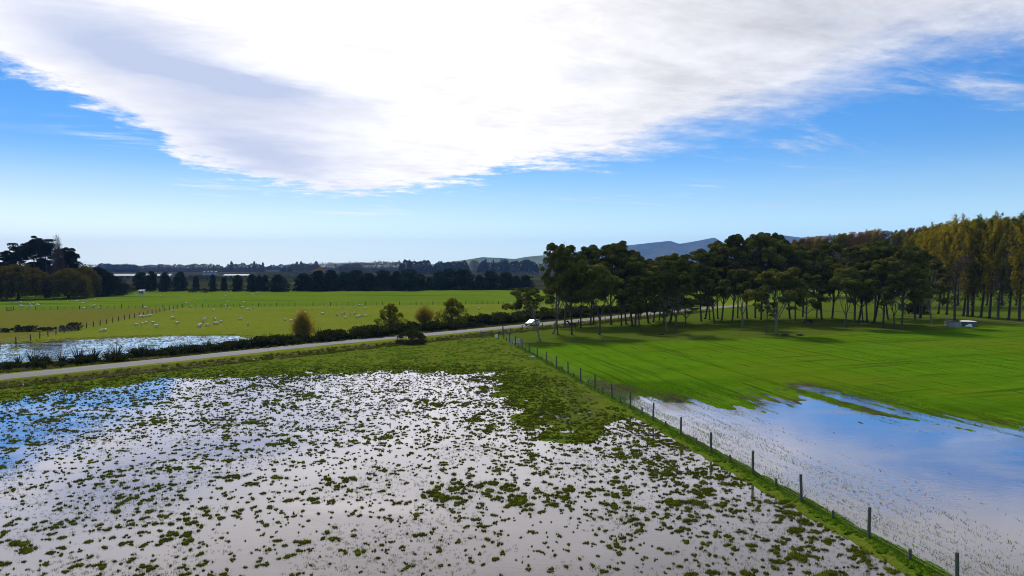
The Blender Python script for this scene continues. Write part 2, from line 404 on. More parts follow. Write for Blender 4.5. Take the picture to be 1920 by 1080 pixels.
def ground_mat():
    m, w, out = material('ground_cover')
    a1 = w.new('ShaderNodeAttribute', attribute_name='cover_a'); a2 = w.new('ShaderNodeAttribute', attribute_name='cover_b')
    s1 = w.new('ShaderNodeSeparateColor'); w.l.new(a1.outputs['Color'], s1.inputs[0])
    s2 = w.new('ShaderNodeSeparateColor'); w.l.new(a2.outputs['Color'], s2.inputs[0])
    tc = w.new('ShaderNodeTexCoord').outputs['Object']
    big = w.noise(tc, .035, 5, .6); mid = w.noise(tc, .35, 5, .65); fine = w.noise(tc, 2.6, 4, .7); vf = w.noise(tc, 7.0, 3, .7)
    # pasture beyond the road
    past = w.mix(w.ss(big, .3, .7), (.130, .200, .014), (.180, .215, .024))
    past = w.mix(w.ss(mid, .42, .70), past, (.205, .215, .042)); past = w.mix(w.ss(w.noise(tc, .9, 3, .6), .52, .72, 0, .55), past, (.070, .115, .010))
    farg = w.mix(w.ss(big, .35, .65), (.105, .195, .012), (.145, .210, .018))
    st = w.noise(w.vmath('MULTIPLY', tc, (.012, .09, .1)), 1.0, 6, .62)
    farg = w.mix(w.ss(w.noise(tc, .7, 3, .6), .52, .72, 0, .45), farg, (.055, .110, .008)); farg = w.mix(w.ss(st, .56, .68), farg, (.045, .095, .008))
    brn = w.mix(w.ss(mid, .3, .7), (.170, .155, .034), (.125, .155, .022))
    # wet paddock: tussocky, olive
    wet = w.mix(w.ss(mid, .3, .68), (.085, .150, .012), (.130, .165, .022))
    wet = w.mix(w.ss(fine, .52, .70, 0, .8), wet, (.036, .056, .007))
    # drilled crop: bright blades with thin rows of bare soil
    rot = w.new('ShaderNodeVectorRotate', rotation_type='Z_AXIS'); w.put(rot.inputs['Vector'], tc); rot.inputs['Angle'].default_value = -math.atan(.2)
    rv = rot.outputs[0]
    bend = w.noise(tc, .05, 2, .5)
    rx, ry, rz_ = w.sep(rv); rx = w.math('ADD', rx, w.math('MULTIPLY', bend, 2.2))
    rows = w.noise(w.comb(w.math('MULTIPLY', rx, 1.25), w.math('MULTIPLY', ry, .014)), 1.0, 4, .6)
    wheel = w.math('ABSOLUTE', w.math('SUBTRACT', w.math('FRACT', w.math('DIVIDE', rx, 4.1)), .5))
    wheel = w.math('MULTIPLY', w.ss(wheel, .055, .02), w.ss(w.noise(tc, .09, 3, .6), .47, .60))
    rot2 = w.new('ShaderNodeVectorRotate', rotation_type='Z_AXIS'); w.put(rot2.inputs['Vector'], tc); rot2.inputs['Angle'].default_value = R(-19)
    cropc = w.mix(w.ss(mid, .3, .7), (.074, .190, .005), (.112, .222, .007))
    cropc = w.mix(w.ss(big, .40, .68), cropc, (.115, .185, .008)); cropc = w.mix(w.ss(w.noise(w.vmath('MULTIPLY', rot2.outputs[0], (.012, .11, 1)), 1.0, 5, .65), .46, .64, 0, .55), cropc, (.040, .115, .003))
    head = w.noise(w.vmath('MULTIPLY', rot2.outputs[0], (.030, .55, 1)), 1.0, 5, .6)
    headm = w.ss(w.sep(tc)[0], 22, 48)
    dark = w.math('MAXIMUM', w.math('MULTIPLY', w.ss(rows, .53, .68), .7), w.math('MULTIPLY', w.ss(head, .55, .70), w.math('MULTIPLY', headm, .8)))
    dark = w.math('MAXIMUM', dark, w.math('MULTIPLY', wheel, .95))
    cropc = w.mix(dark, cropc, (.030, .075, .004))
    cropc = w.mix(w.ss(fine, .5, .8, 0, .35), cropc, (.045, .115, .004))
    # grove floor, rough verge, mud
    grv = w.mix(w.ss(mid, .3, .7), (.070, .135, .009), (.110, .140, .020))
    grv = w.mix(w.ss(fine, .58, .74), grv, (.040, .034, .016))
    vrg = w.mix(w.ss(mid, .3, .72), (.095, .135, .018), (.150, .135, .045))
    vrg = w.mix(w.ss(fine, .5, .72), vrg, (.045, .038, .020))
    mudc = w.mix(w.ss(fine, .3, .7), (.050, .040, .026), (.105, .085, .058))
    c = past
    c = w.mix(s2.outputs['Red'], c, farg); c = w.mix(s2.outputs['Green'], c, brn)
    c = w.mix(s1.outputs['Green'], c, wet); c = w.mix(s1.outputs['Red'], c, cropc)
    c = w.mix(a2.outputs['Alpha'], c, grv); c = w.mix(s2.outputs['Blue'], c, vrg); c = w.mix(s1.outputs['Blue'], c, mudc)
    c = w.mix(w.ss(vf, .35, .75, 0, .35), c, w.vmath('MULTIPLY', c, (.45, .45, .45)))
    far_ = w.mix(w.ss(w.noise(w.vmath('MULTIPLY', tc, (.0016, .008, .01)), 1.0, 4, .6), .42, .60), (.022, .032, .014), (.055, .047, .028))
    far_ = w.mix(w.ss(w.noise(w.vmath('MULTIPLY', tc, (.003, .011, .01)), 1.0, 3, .5), .60, .66), far_, (.075, .105, .018))
    c = w.mix(w.ss(w.math('ADD', w.sep(tc)[1], w.math('MULTIPLY', w.sep(tc)[0], -.02)), 428, 440), c, far_)
    c = w.vmath('MULTIPLY', c, (.77, .77, .69))
    p = w.new('ShaderNodeBsdfDiffuse'); w.put(p.inputs[0], c)
    b = w.new('ShaderNodeBump'); b.inputs['Strength'].default_value = .8; b.inputs['Distance'].default_value = .22
    w.put(b.inputs['Height'], w.math('ADD', fine, w.math('MULTIPLY', mid, 1.5))); w.l.new(b.outputs[0], p.inputs['Normal'])
    w.l.new(p.outputs[0], out.inputs[0]); return m
gme = np_mesh('ground', np.stack([fxx, fyy, H], -1), F, [ground_mat()], smooth=True)
for nm, ch in (('cover_a', (crop, wetL, mud, np.ones_like(crop))), ('cover_b', (farpad, brown, verge, grove))):
    at_ = gme.attributes.new(nm, 'FLOAT_COLOR', 'POINT'); at_.data.foreach_set('color', np.stack(ch, -1).astype(np.float32).ravel())
tag(link('ground', gme), kind='structure')

def water_mat():
    m, w, out = material('flood_water')
    tc = w.new('ShaderNodeTexCoord').outputs['Object']
    x, y, z = w.sep(tc)
    q = at(1590, 905); rpl = w.math('SQRT', w.math('ADD', w.math('POWER', w.math('DIVIDE', w.math('SUBTRACT', x, q.x), 6.5), 2), w.math('POWER', w.math('DIVIDE', w.math('SUBTRACT', y, q.y), 8.5), 2)))
    rm = w.ss(w.math('ADD', rpl, w.math('MULTIPLY', w.noise(tc, .25, 3), .8)), 1.45, .6, .0, 1)
    rip = w.noise(w.vmath('MULTIPLY', tc, (2.2, 3.6, 1)), 1.0, 3, .55); sw = w.noise(tc, .5, 3, .5)
    h = w.math('ADD', w.math('MULTIPLY', rip, w.math('ADD', .0025, w.math('MULTIPLY', rm, .026))), w.math('MULTIPLY', sw, .004))
    b = w.new('ShaderNodeBump'); b.inputs['Strength'].default_value = 1; b.inputs['Distance'].default_value = 1; w.put(b.inputs['Height'], h)
    d = w.new('ShaderNodeBsdfDiffuse'); w.put(d.inputs[0], w.mix(w.noise(tc, .2, 4), (.060, .050, .046), (.085, .074, .070)))
    g = w.new('ShaderNodeBsdfGlossy'); w.put(g.inputs['Roughness'], w.ss(w.noise(w.vmath('MULTIPLY', tc, (.06, .16, 1)), 1.0, 5, .6), .40, .66, .02, .16)); g.inputs['Color'].default_value = (.96, .94, .97, 1); w.l.new(b.outputs[0], g.inputs['Normal'])
    fr = w.new('ShaderNodeLayerWeight'); fr.inputs['Blend'].default_value = .5; w.l.new(b.outputs[0], fr.inputs['Normal']); fv = w.ss(fr.outputs['Facing'], .48, .96, .13, .90)
    mx = w.new('ShaderNodeMixShader'); w.l.new(fv, mx.inputs[0]); w.l.new(d.outputs[0], mx.inputs[1]); w.l.new(g.outputs[0], mx.inputs[2])
    w.l.new(mx.outputs[0], out.inputs[0]); return m
WM = water_mat()
def water(poly, pad):
    c = poly.mean(0); P = []
    for p in poly:
        v = p - c; P.append(tuple(p + v / np.linalg.norm(v) * pad) + (0.0,))
    me = bpy.data.meshes.new('water'); bm = bmesh.new(); bm.faces.new([bm.verts.new(p) for p in P]); bmesh.ops.triangulate(bm, faces=bm.faces[:]); bm.to_mesh(me); bm.free()
    for f in me.polygons:
        if f.normal.z < 0: f.flip()
    me.materials.append(WM); tag(link('water', me), kind='structure')
yb = [14, 90]
water(np.array([[-95, 14], [xf(14) - .25, 14], [xf(88) - .25, 88], [xf(108) - 1.5, 112], [-30, 116], [-95, 104]]), 0)
water(np.array([[xf(14) - .25, 14], [95, 14], [95, 84], [xf(88) + 8, 96], [xf(88) - .25, 88]]), 0)
water(pondF, 5)

# the road: sealed strip with pale gravel edges, crowned
def road_mesh(mats):
    prof = [(-2.85, .20), (-2.4, .275), (0, .325), (2.4, .275), (2.85, .20)]
    c = [Vector((p.x, p.y, 0)) for p in ROAD]; pts = []
    for i in range(len(c) - 1):
        for k in range(12): pts.append(c[i].lerp(c[i + 1], k / 12))
    pts.append(c[-1]); V = []; n = len(prof)
    for i, p in enumerate(pts):
        t = (pts[min(i + 1, len(pts) - 1)] - pts[max(0, i - 1)]).normalized(); nn_ = Vector((-t.y, t.x, 0))
        for o, z in prof: q = p + nn_ * (o + .12 * math.sin(i * 1.3 + o)); V.append((q.x, q.y, z))
    Fq = [(i * n + k, i * n + k + 1, (i + 1) * n + k + 1, (i + 1) * n + k) for i in range(len(pts) - 1) for k in range(n - 1)]
    Fq = [tuple(reversed(f)) for f in Fq]
    return np_mesh('road', V, Fq, mats)
def road_mat():
    m, w, out = material('worn_road')
    tc = w.new('ShaderNodeTexCoord').outputs['Object']; x, y, z = w.sep(tc)
    off = w.math('ADD', w.math('MULTIPLY', w.math('SUBTRACT', x, ra.x), RN.x), w.math('MULTIPLY', w.math('SUBTRACT', y, ra.y), RN.y))
    sx = w.math('ADD', w.math('MULTIPLY', x, RD.x), w.math('MULTIPLY', y, RD.y))
    st = w.noise(w.comb(w.math('MULTIPLY', off, 1.6), w.math('MULTIPLY', sx, .05)), 1, 4, .6); fn = w.noise(tc, 3.5, 4, .7)
    c = w.mix(w.ss(st, .35, .65), (.068, .069, .086), (.122, .120, .140)); c = w.mix(w.ss(fn, .4, .8, 0, .4), c, (.15, .14, .145))
    p = w.new('ShaderNodeBsdfPrincipled'); w.put(p.inputs['Base Color'], c); p.inputs['Roughness'].default_value = .85
    w.l.new(p.outputs[0], out.inputs[0]); return m
tag(link('road', road_mesh([road_mat()])), kind='structure')

# distant hills
def hills(name, d0, depth, prof, seed, mat, rough):
    x0 = at_d(prof[0][0], 500, d0).x; x1 = at_d(prof[-1][0], 500, d0).x
    xs = np.linspace(x0, x1, 260); ys = np.linspace(d0 - depth, d0 + depth, 70)
    px_ = 960 + xs / d0 * FPX; top = np.interp(px_, [p[0] for p in prof], [p[1] for p in prof]); hh = CAM_H + (500 - top) / FPX * d0
    X, Y = np.meshgrid(xs, ys); t = np.abs(Y - d0) / depth
    wob = (fbm(X / 900, Y / 900, seed) - .5) * .5
    spur = 1 - np.abs(2 * fbm(X / 520 + Y / 2600, Y / 3600, seed + 4, 5) - 1)
    fall = np.clip(1 - np.clip(t + wob * np.minimum(1, t * 3), 0, 1) ** .85, 0, 1)
    Z = np.tile(hh, (len(ys), 1)) * (fall ** 1.1) - rough * np.tile(hh, (len(ys), 1)) * (1 - spur) * np.sin(np.clip(t, 0, 1) * math.pi) * 1.6
    Z = np.maximum(Z, -2) - 1; i = np.arange(X.size).reshape(X.shape)
    Fq = np.stack([i[:-1, :-1], i[:-1, 1:], i[1:, 1:], i[1:, :-1]], -1).reshape(-1, 4)
    tag(link(name, np_mesh(name, np.stack([X.ravel(), Y.ravel(), Z.ravel()], -1), Fq, [mat], True)), kind='structure')
def hill_mat(name, a, b, c_):
    m, w, out = material(name); tc = w.new('ShaderNodeTexCoord').outputs['Object']
    n = w.noise(tc, .0022, 7, .62); n2 = w.noise(tc, .010, 5, .6)
    c = w.mix(w.ss(n, .42, .58), a, b); c = w.mix(w.ss(n2, .55, .65), c, c_)
    p = w.new('ShaderNodeBsdfDiffuse'); w.put(p.inputs[0], c); w.l.new(p.outputs[0], out.inputs[0]); return m
hills('mountain', 9200, 2300, [(930, 500), (1000, 488), (1060, 474), (1100, 468), (1140, 462), (1162, 458), (1178, 459), (1210, 455), (1255, 450), (1272, 456), (1300, 451), (1330, 445), (1338, 443.5), (1352, 452), (1375, 462),
     (1410, 452), (1440, 444), (1468, 439), (1500, 443), (1540, 440), (1600, 437), (1640, 430), (1662, 431), (1690, 439), (1760, 446), (1900, 452), (2100, 470), (2300, 500)], 3,
     hill_mat('tussock_hill', (.085, .095, .060), (.045, .060, .055), (.026, .040, .042)), .42)
hills('hill', 5600, 900, [(790, 499), (830, 492), (870, 487), (905, 481.5), (940, 483), (965, 485), (985, 481), (1015, 478), (1060, 478), (1110, 484), (1160, 499)], 8, hill_mat('grassy_hill', (.13, .15, .05), (.08, .11, .05), (.03, .05, .03)), .2)

# ================================================================== GRASS AND TUFTS
G_TUFT = leafy('tussock_grass', (.040, .056, .005), (.095, .115, .010), .2, .0, scale=.5)
G_CROP = leafy('young_crop', (.060, .140, .004), (.095, .200, .006), .2, .0, scale=.4)
G_MEADOW = leafy('meadow_grass', (.060, .105, .008), (.110, .155, .014), .2, .0, scale=.5)
G_BRIGHT = leafy('bank_grass', (.055, .115, .006), (.110, .190, .012), .2, .0, scale=.6)
G_DRY = leafy('dry_grass', (.090, .085, .032), (.165, .150, .055), .2, .0, scale=.5)
G_BLADE = leafy('crop_blades', (.050, .090, .010), (.095, .140, .020), .2, .0, scale=.4)
def clump_tpl(n, r=.5, h=.22, wid=.05, mound=.13, seed=0):
    g = np.random.default_rng(seed); V = []; F = []
    k = 11; rim = [(r * (.72 + .45 * g.random()) * math.cos(2 * math.pi * i / k), r * (.72 + .45 * g.random()) * math.sin(2 * math.pi * i / k)) for i in range(k)]
    if mound:
        V.append((.1 * g.normal() * r, .1 * g.normal() * r, mound))
        for x, y in rim: V.append((x * .6, y * .6, mound * (.6 + .3 * g.random())))
        for x, y in rim: V.append((x, y, -.06))
        for i in range(k):
            j = (i + 1) % k; F += [(0, 1 + i, 1 + j), (1 + i, 1 + k + i, 1 + k + j), (1 + i, 1 + k + j, 1 + j)]
    for i in range(n):
        a = g.random() * 6.283; q = math.sqrt(g.random()) * r * .98; x, y = q * math.cos(a), q * math.sin(a)
        z0 = mound * max(0, 1 - (q / r) ** 2) - .03; hh = h * (.5 + .8 * g.random()) * (1 - .55 * q / r)
        la = a + g.normal() * .9; ln = hh * (.25 + .7 * g.random()); ta = g.random() * 6.283; dx, dy = math.cos(ta) * wid, math.sin(ta) * wid
        b = len(V); V += [(x - dx, y - dy, z0), (x + dx, y + dy, z0), (x + ln * math.cos(la), y + ln * math.sin(la), z0 + hh)]; F.append((b, b + 1, b + 2))
    return np.array(V, float), np.array(F, int)
def mat_tpl(n, seed, wid, fringe=.3):
    """an irregular mat: several low mounds run together, blades leaning out at the rim"""
    g = np.random.default_rng(seed); V = []; F = []; b = 0; k = int(g.integers(3, 7)); a0 = g.random() * 6.283
    for i in range(k):
        q = clump_tpl(max(4, int(n / k)), .5, .16, wid * 2.2, .085, seed * 10 + i); s = .26 + .34 * g.random(); r = .36 * math.sqrt(g.random()) if i else 0; a = a0 + g.normal() * .8 + (math.pi if i % 2 else 0)
        v = q[0] * np.array([s * 1.15, s, .75 + .5 * s]) + np.array([r * 1.3 * math.cos(a), r * math.sin(a), 0]); V.append(v); F.append(q[1] + b); b += len(v)
    m = int(n * fringe); v = []; f = []
    for i in range(m):
        a = g.random() * 6.283; r = .38 + .30 * g.random(); x, y = r * math.cos(a), r * .85 * math.sin(a); L = .10 + .16 * g.random(); t = a + g.normal() * .9; h = .03 + .10 * g.random(); p = g.random() * 6.283
        dx, dy = wid * math.cos(p), wid * math.sin(p); c = len(v); v += [(x - dx, y - dy, -.02), (x + dx, y + dy, -.02), (x + L * math.cos(t), y + L * math.sin(t), h)]; f.append((c, c + 1, c + 2))
    V.append(np.array(v)); F.append(np.array(f) + b); return np.concatenate(V), np.concatenate(F)
def row_tpl(n, seed):
    g = np.random.default_rng(seed); v = []; f = []
    for i in range(n):
        y = g.normal() * .55; x = g.normal() * .05; h = .04 + .08 * g.random(); p = g.random() * 6.283; dx, dy = .018 * math.cos(p), .022 * math.sin(p); c = len(v); q = g.normal(size=2) * .09
        v += [(x - dx, y - dy, -.02), (x + dx, y + dy, -.02), (x + q[0], y + q[1], h)]; f.append((c, c + 1, c + 2))
    return np.array(v), np.array(f)
def scatter_mesh(name, tpls, P, S, SZ, mat, kind='stuff', label=None, cat=None, turn=None):
    """one object: every position gets a turned, scaled copy of one of the templates"""
    g = np.random.default_rng(len(P)); Vs = []; Fs = []; b = 0; which = g.integers(0, len(tpls), len(P)); rot = g.random(len(P)) * 6.283 if turn is None else np.full(len(P), turn) + g.normal(size=len(P)) * .06
    for k, (tv, tf) in enumerate(tpls):
        s = np.where(which == k)[0]
        if not len(s): continue
        c, sn = np.cos(rot[s])[:, None], np.sin(rot[s])[:, None]
        ex = (.75 + (1.0 if turn is None else .2) * g.random(len(s)) ** 1.5)[:, None]
        x = (tv[:, 0] * c * ex - tv[:, 1] * sn) * S[s][:, None]; y = (tv[:, 0] * sn * ex + tv[:, 1] * c) * S[s][:, None]; z = tv[:, 2][None] * SZ[s][:, None]
        V = np.stack([x + P[s, 0][:, None], y + P[s, 1][:, None], z + P[s, 2][:, None]], -1).reshape(-1, 3)
        Fk = (tf[None] + (np.arange(len(s)) * len(tv))[:, None, None] + b).reshape(-1, 3)
        Vs.append(V); Fs.append(Fk); b += len(V)
    o = link(name, np_mesh(name, np.concatenate(Vs), np.concatenate(Fs), [mat])); return tag(o, label, cat, None, kind)
def rnd_in(n, x0, x1, y0, y1, power=1.0):
    return np.stack([x0 + (x1 - x0) * rng.random(n), y0 + (y1 - y0) * rng.random(n) ** power], -1)
def inview(P, m=8.0): return np.abs(P[:, 0]) < P[:, 1] * .78 + m

T_NEAR = [mat_tpl(210, 100 + i, .011) for i in range(9)]
T_MID = [mat_tpl(80, 200 + i, .02) for i in range(9)]; T_BANK = [clump_tpl(60, .5, .19, .035, .12, 250 + i) for i in range(6)]; T_ROW = [row_tpl(11, 500 + i) for i in range(6)]; T_FARM = [mat_tpl(34, 600 + i, .035) for i in range(7)]
T_FAR = [clump_tpl(22, .5, .2, .06, .13, 300 + i) for i in range(5)]
T_SPRIG = [clump_tpl(14, .5, .35, .035, 0, 400 + i) for i in range(5)]
def build_tufts():
    # the drowned paddock: mats and single tussocks, in drifts
    P = rnd_in(150000, -88, 22, 24, 112); P = P[inview(P)]
    Hh, sL_, sR_, sF_, U_, md_, rd_ = ground_h(P[:, 0], P[:, 1], True)
    ok = (sL_ < 5 * rng.random(len(P))) & (U_ < -1.0); P, Hh, sL_, U_ = P[ok], Hh[ok], sL_[ok], U_[ok]
    x, y = P[:, 0], P[:, 1]
    drift = fbm(x * .11, y * .11, 91, 4); cl = fbm(x * .42, y * .42, 92, 3)
    shore = sstep(-14, 0, sL_); east = sstep(-26, -2, U_) * .34; nearb = sstep(46, 30, y) * .22
    q = sstep(.44, .70, cl * .62 + drift * .38 + .06 * shore + .20 * (east + nearb) * .6)
    west = sstep(-20, -75, x) * .4
    p = np.clip(.24 + .17 * q + .16 * shore ** 2 + .20 * east + .14 * sstep(45, 80, y) - west * .05 - .05 * sstep(50, 32, y), 0, 1) * .50
    keep = rng.random(len(x)) < p
    P, Hh, q, cl = P[keep], Hh[keep], q[keep], cl[keep]; n = len(P)
    S = np.clip(.15 + .34 * rng.random(n) ** 2.2 + .50 * q * rng.random(n) ** 2.2, .14, 1.2)
    big = rng.random(n) < .03 + .05 * (P[:, 1] < 46) * (P[:, 0] > -12); S[big] *= 1.9
    Z = np.maximum(Hh, -.02); pos = np.column_stack([P, Z]); SZ = .55 + .75 * S
    nr = P[:, 1] < 50; md = (~nr) & (P[:, 1] < 78); fr = P[:, 1] >= 78
    for nm, msk, tp in (('near', nr, T_NEAR), ('mid', md, T_MID), ('far', fr, T_FARM)):
        scatter_mesh('tussock_grass', tp, pos[msk], S[msk], SZ[msk], G_TUFT)
    print('tufts', nr.sum(), md.sum(), fr.sum())
    # loose drowned blades between them
    P = rnd_in(120000, -74, 24, 24, 96, 1.1); P = P[inview(P)]; Hh, sL_, _, _, U_, _, _ = ground_h(P[:, 0], P[:, 1], True)
    f = fbm(P[:, 0] * .22, P[:, 1] * .22, 95, 4) + .10 * sstep(-30, -3, U_)
    keep = (sL_ < 1) & (U_ < -1) & (rng.random(len(P)) < sstep(.42, .68, f) * .55); P, Hh = P[keep], Hh[keep]; n = len(P)
    S = .10 + .22 * rng.random(n) ** 2
    scatter_mesh('grass_sprigs', T_SPRIG, np.column_stack([P, np.maximum(Hh, -.01)]), S, .25 + .5 * S, G_TUFT); print('sprigs', n)
    # dry part of the wet paddock
    P = rnd_in(30000, -70, 14, 78, 152); P = P[inview(P)]; Hh, sL_, _, _, U_, md_, rd_ = ground_h(P[:, 0], P[:, 1], True)
    keep = ((sL_ > -6 + 7 * rng.random(len(P))) | (md_ < 1)) & (U_ < -1) & (rd_ < -10) & (rng.random(len(P)) < .10 + .45 * sstep(.45, .65, fbm(P[:, 0] * .5, P[:, 1] * .5, 97, 3)) * (.35 + .65 * sstep(30, 2, sL_)))
    P, Hh = P[keep], Hh[keep]; n = len(P); S = .3 + .5 * rng.random(n)
    scatter_mesh('meadow_grass', T_FAR, np.column_stack([P, Hh]), S, .4 + .3 * S, G_MEADOW); print('dry', n)
    # green bank under the deer fence
    P = []; 
    for y in np.arange(22, 126, .034):
        P.append((xf(y) + .12 + np.clip(rng.normal() * .27 - .05, -.7, .5) + .12 * math.sin(y * .9), y))
    P = np.array(P); Hh = ground_h(P[:, 0], P[:, 1]); S = .25 + .40 * rng.random(len(P)) ** 1.5; n = P[:, 1] < 60
    for m in (n, ~n): scatter_mesh('bank_grass', T_BANK if m is n else T_FAR, np.column_stack([P, np.maximum(Hh, 0)])[m], S[m], .40 + .5 * S[m], G_BRIGHT)
    # drowned drill rows in the crop
    P = rnd_in(120000, 6, 84, 26, 100); P = P[inview(P, 4)]; Hh, _, sR_, _, U_, _, _ = ground_h(P[:, 0], P[:, 1], True)
    x, y = P[:, 0], P[:, 1]; row = fbm(U_ * 1.1, (y - .2 * U_) * .055, 41, 3); drift = fbm(x * .06, y * .06, 44, 3); fine = fbm(U_ * 3.0, y * .12, 45, 2)
    p = sstep(.54, .70, row * .42 + drift * .30 + fine * .28 + .13 * sstep(-12, 0, sR_) + .05 * sstep(9, 3, U_)) * .028 * (1 + 26.0 * sstep(-11, 0, sR_)) * sstep(9, 4, sR_) * (1 - .6 * sstep(16, 6, U_) * sstep(66, 52, y))
    keep = (sR_ < 9) & (U_ > .7) & (rng.random(len(x)) < p); P, Hh = P[keep], Hh[keep]; n = len(P); S = .55 + .9 * rng.random(n)
    ns = sR_[keep] + 3 * rng.normal(size=n) > -7
    for m_, mt in ((ns, G_CROP), (~ns, G_BLADE)): scatter_mesh('crop_blades', T_ROW, np.column_stack([P, np.maximum(Hh, -.01)])[m_], S[m_], (.5 + .4 * S)[m_], mt, turn=math.atan(.2)); print('rows', n)
    # stubble standing in the pond beyond the road
    P = rnd_in(60000, -175, -25, 82, 160); Hh, _, _, sF_, _, _, rd_ = ground_h(P[:, 0], P[:, 1], True)
    p = .30 + .55 * sstep(-16, 1, sF_) * sstep(.32, .6, fbm(P[:, 0] * .3, P[:, 1] * .2, 47, 3)) + .25 * sstep(.52, .7, fbm(P[:, 0] * .08, P[:, 1] * .08, 48))
    keep = (sF_ < 1.5) & (rd_ > 9) & (rng.random(len(P)) < p); P, Hh = P[keep], Hh[keep]; n = len(P); S = .25 + .4 * rng.random(n)
    scatter_mesh('stubble_grass', T_SPRIG, np.column_stack([P, np.maximum(Hh, 0)]), S, .35 + .4 * S, G_DRY); print('stub', n)
    # rough grass along both sides of the road
    P = []
    for s in np.arange(-55, 190, .03):
        far = rng.random() < .55
        o = (3.9 + 7.5 * rng.random()) if far else (-4.3 - 6.0 * rng.random() ** .8)
        if (not far) and (abs(o + 5) < .9) and rng.random() < .6: continue
        P.append((ra.x + RD.x * s + RN.x * o, ra.y + RD.y * s + RN.y * o))
    P = np.array(P); Hh = ground_h(P[:, 0], P[:, 1]); f = fbm(P[:, 0] * .2, P[:, 1] * .2, 49); n = len(P); S = .5 + .8 * rng.random(n) * f
    d = f + .2 * rng.normal(size=n) * .4 > .52
    scatter_mesh('rough_grass', T_FAR, np.column_stack([P, Hh])[d], S[d], (.8 + 1.3 * S)[d], G_DRY)
    scatter_mesh('rough_grass', T_FAR, np.column_stack([P, Hh])[~d], S[~d], (.6 + .9 * S)[~d], G_TUFT)
build_tufts()

# ================================================================== TREES
def quads(Cn, size, g, elong=1.0, tdir=None, jit=.5, width=.62):
    n = len(Cn); size = np.broadcast_to(np.asarray(size, float), (n,))[:, None]
    if tdir is None: t = g.normal(size=(n, 3))
    else: t = np.asarray(tdir, float) + g.normal(size=(n, 3)) * jit
    t /= np.linalg.norm(t, axis=1, keepdims=True) + 1e-9
    b = np.cross(t, g.normal(size=(n, 3))); b /= np.linalg.norm(b, axis=1, keepdims=True) + 1e-9
    a = t * size * elong * .5; b = b * size * width * .5
    V = np.stack([Cn - a, Cn - b * 1.0 + a * .1, Cn + a, Cn + b - a * .1], 1).reshape(-1, 3)
    return V, np.arange(4 * n).reshape(n, 4)
def head(g, c, r, n, size, up=.45, lo=.5, elong=1.3, jit=.55):
    """a leafy dome: leaves lie roughly along its surface"""
    d = g.normal(size=(n, 3)); d[:, 2] += up * 1.6; d /= np.linalg.norm(d, axis=1, keepdims=True); r = np.broadcast_to(np.asarray(r, float), (3,))
    k = lo + (1 - lo) * g.random((n, 1)) ** .5; P = np.asarray(c) + d * k * r
    m = d / r + g.normal(size=(n, 3)) * jit / r.mean(); m /= np.linalg.norm(m, axis=1, keepdims=True)
    t = np.cross(m, g.normal(size=(n, 3))); t /= np.linalg.norm(t, axis=1, keepdims=True) + 1e-9; b = np.cross(m, t)
    size = np.broadcast_to(np.asarray(size, float), (n,))[:, None]; a = t * size * elong * .5; b = b * size * .33
    return np.stack([P - a, P - b + a * .1, P + a, P + b - a * .1], 1).reshape(-1, 3), np.arange(4 * n).reshape(n, 4)
def puff(g, c, r, n, up=.25, lo=.55):
    d = g.normal(size=(n, 3)); d[:, 2] += up * 1.6; d /= np.linalg.norm(d, axis=1, keepdims=True)
    k = lo + (1 - lo) * g.random((n, 1)) ** .6
    return np.asarray(c) + d * k * np.asarray(r)
BARK_PALE = simple('pale_gum_bark', (.17, .148, .118), .8, .35, 1.2)
BARK_DARK = simple('dark_bark', (.050, .041, .032), .9, .4, 1.5)
BARK_GREY = simple('grey_bark', (.075, .064, .052), .9, .35, 1.2)
L_GUM = leafy('gum_leaves', (.026, .042, .010), (.185, .180, .034), .16, .25, (1.3, 1.2, .4))
L_PINE = leafy('pine_needles', (.010, .019, .014), (.022, .034, .018), .08, .2)
L_HEDGE = leafy('shelterbelt_leaves', (.013, .028, .020), (.032, .050, .026), .1, .25)
L_GOLD = leafy('poplar_gold_leaves', (.175, .160, .016), (.300, .260, .020), .45, .22, (1.3, 1.05, .4))
L_OLIVE = leafy('poplar_olive_leaves', (.105, .112, .016), (.230, .205, .024), .32, .22, (1.3, 1.15, .4))
L_DGREEN = leafy('poplar_green_leaves', (.042, .066, .018), (.115, .130, .026), .22, .2)
L_RUST = leafy('poplar_rust_leaves', (.175, .108, .042), (.27, .165, .052), .3, .2, (1.2, 1.0, .6))
L_TWIG = leafy('bare_twigs', (.080, .060, .046), (.125, .098, .075), .1, .15, (1, 1, 1))
L_PURPLE = leafy('purple_twigs', (.075, .048, .052), (.115, .078, .075), .1, .1, (1, 1, 1))
L_WILLOW = leafy('willow_leaves', (.050, .050, .010), (.150, .125, .020), .25, .15, (1.3, 1.15, .4))
L_WGOLD = leafy('willow_gold_leaves', (.19, .160, .030), (.31, .255, .05), .42, .12, (1.2, 1.05, .5))
L_LEAFY = leafy('roadside_leaves', (.075, .100, .014), (.27, .245, .026), .42, .12, (1.3, 1.2, .4))
L_GORSE = leafy('gorse_leaves', (.024, .034, .010), (.062, .066, .016), .15, .25)
L_RED = leafy('dead_skirt_leaves', (.070, .036, .026), (.120, .070, .045), .1, .1, (1, 1, 1))
L_FLAX = leafy('flax_blades', (.018, .036, .024), (.045, .068, .038), .1, .2, (1, 1, 1))
L_FARWOOD = leafy('far_wood_leaves', (.055, .045, .024), (.105, .080, .042), .1, .1)
L_FARDARK = leafy('far_dark_leaves', (.016, .026, .022), (.032, .042, .030), .1, .1)
L_YELLOW = leafy('yellow_leaves', (.20, .125, .015), (.27, .17, .02), .25, .05)

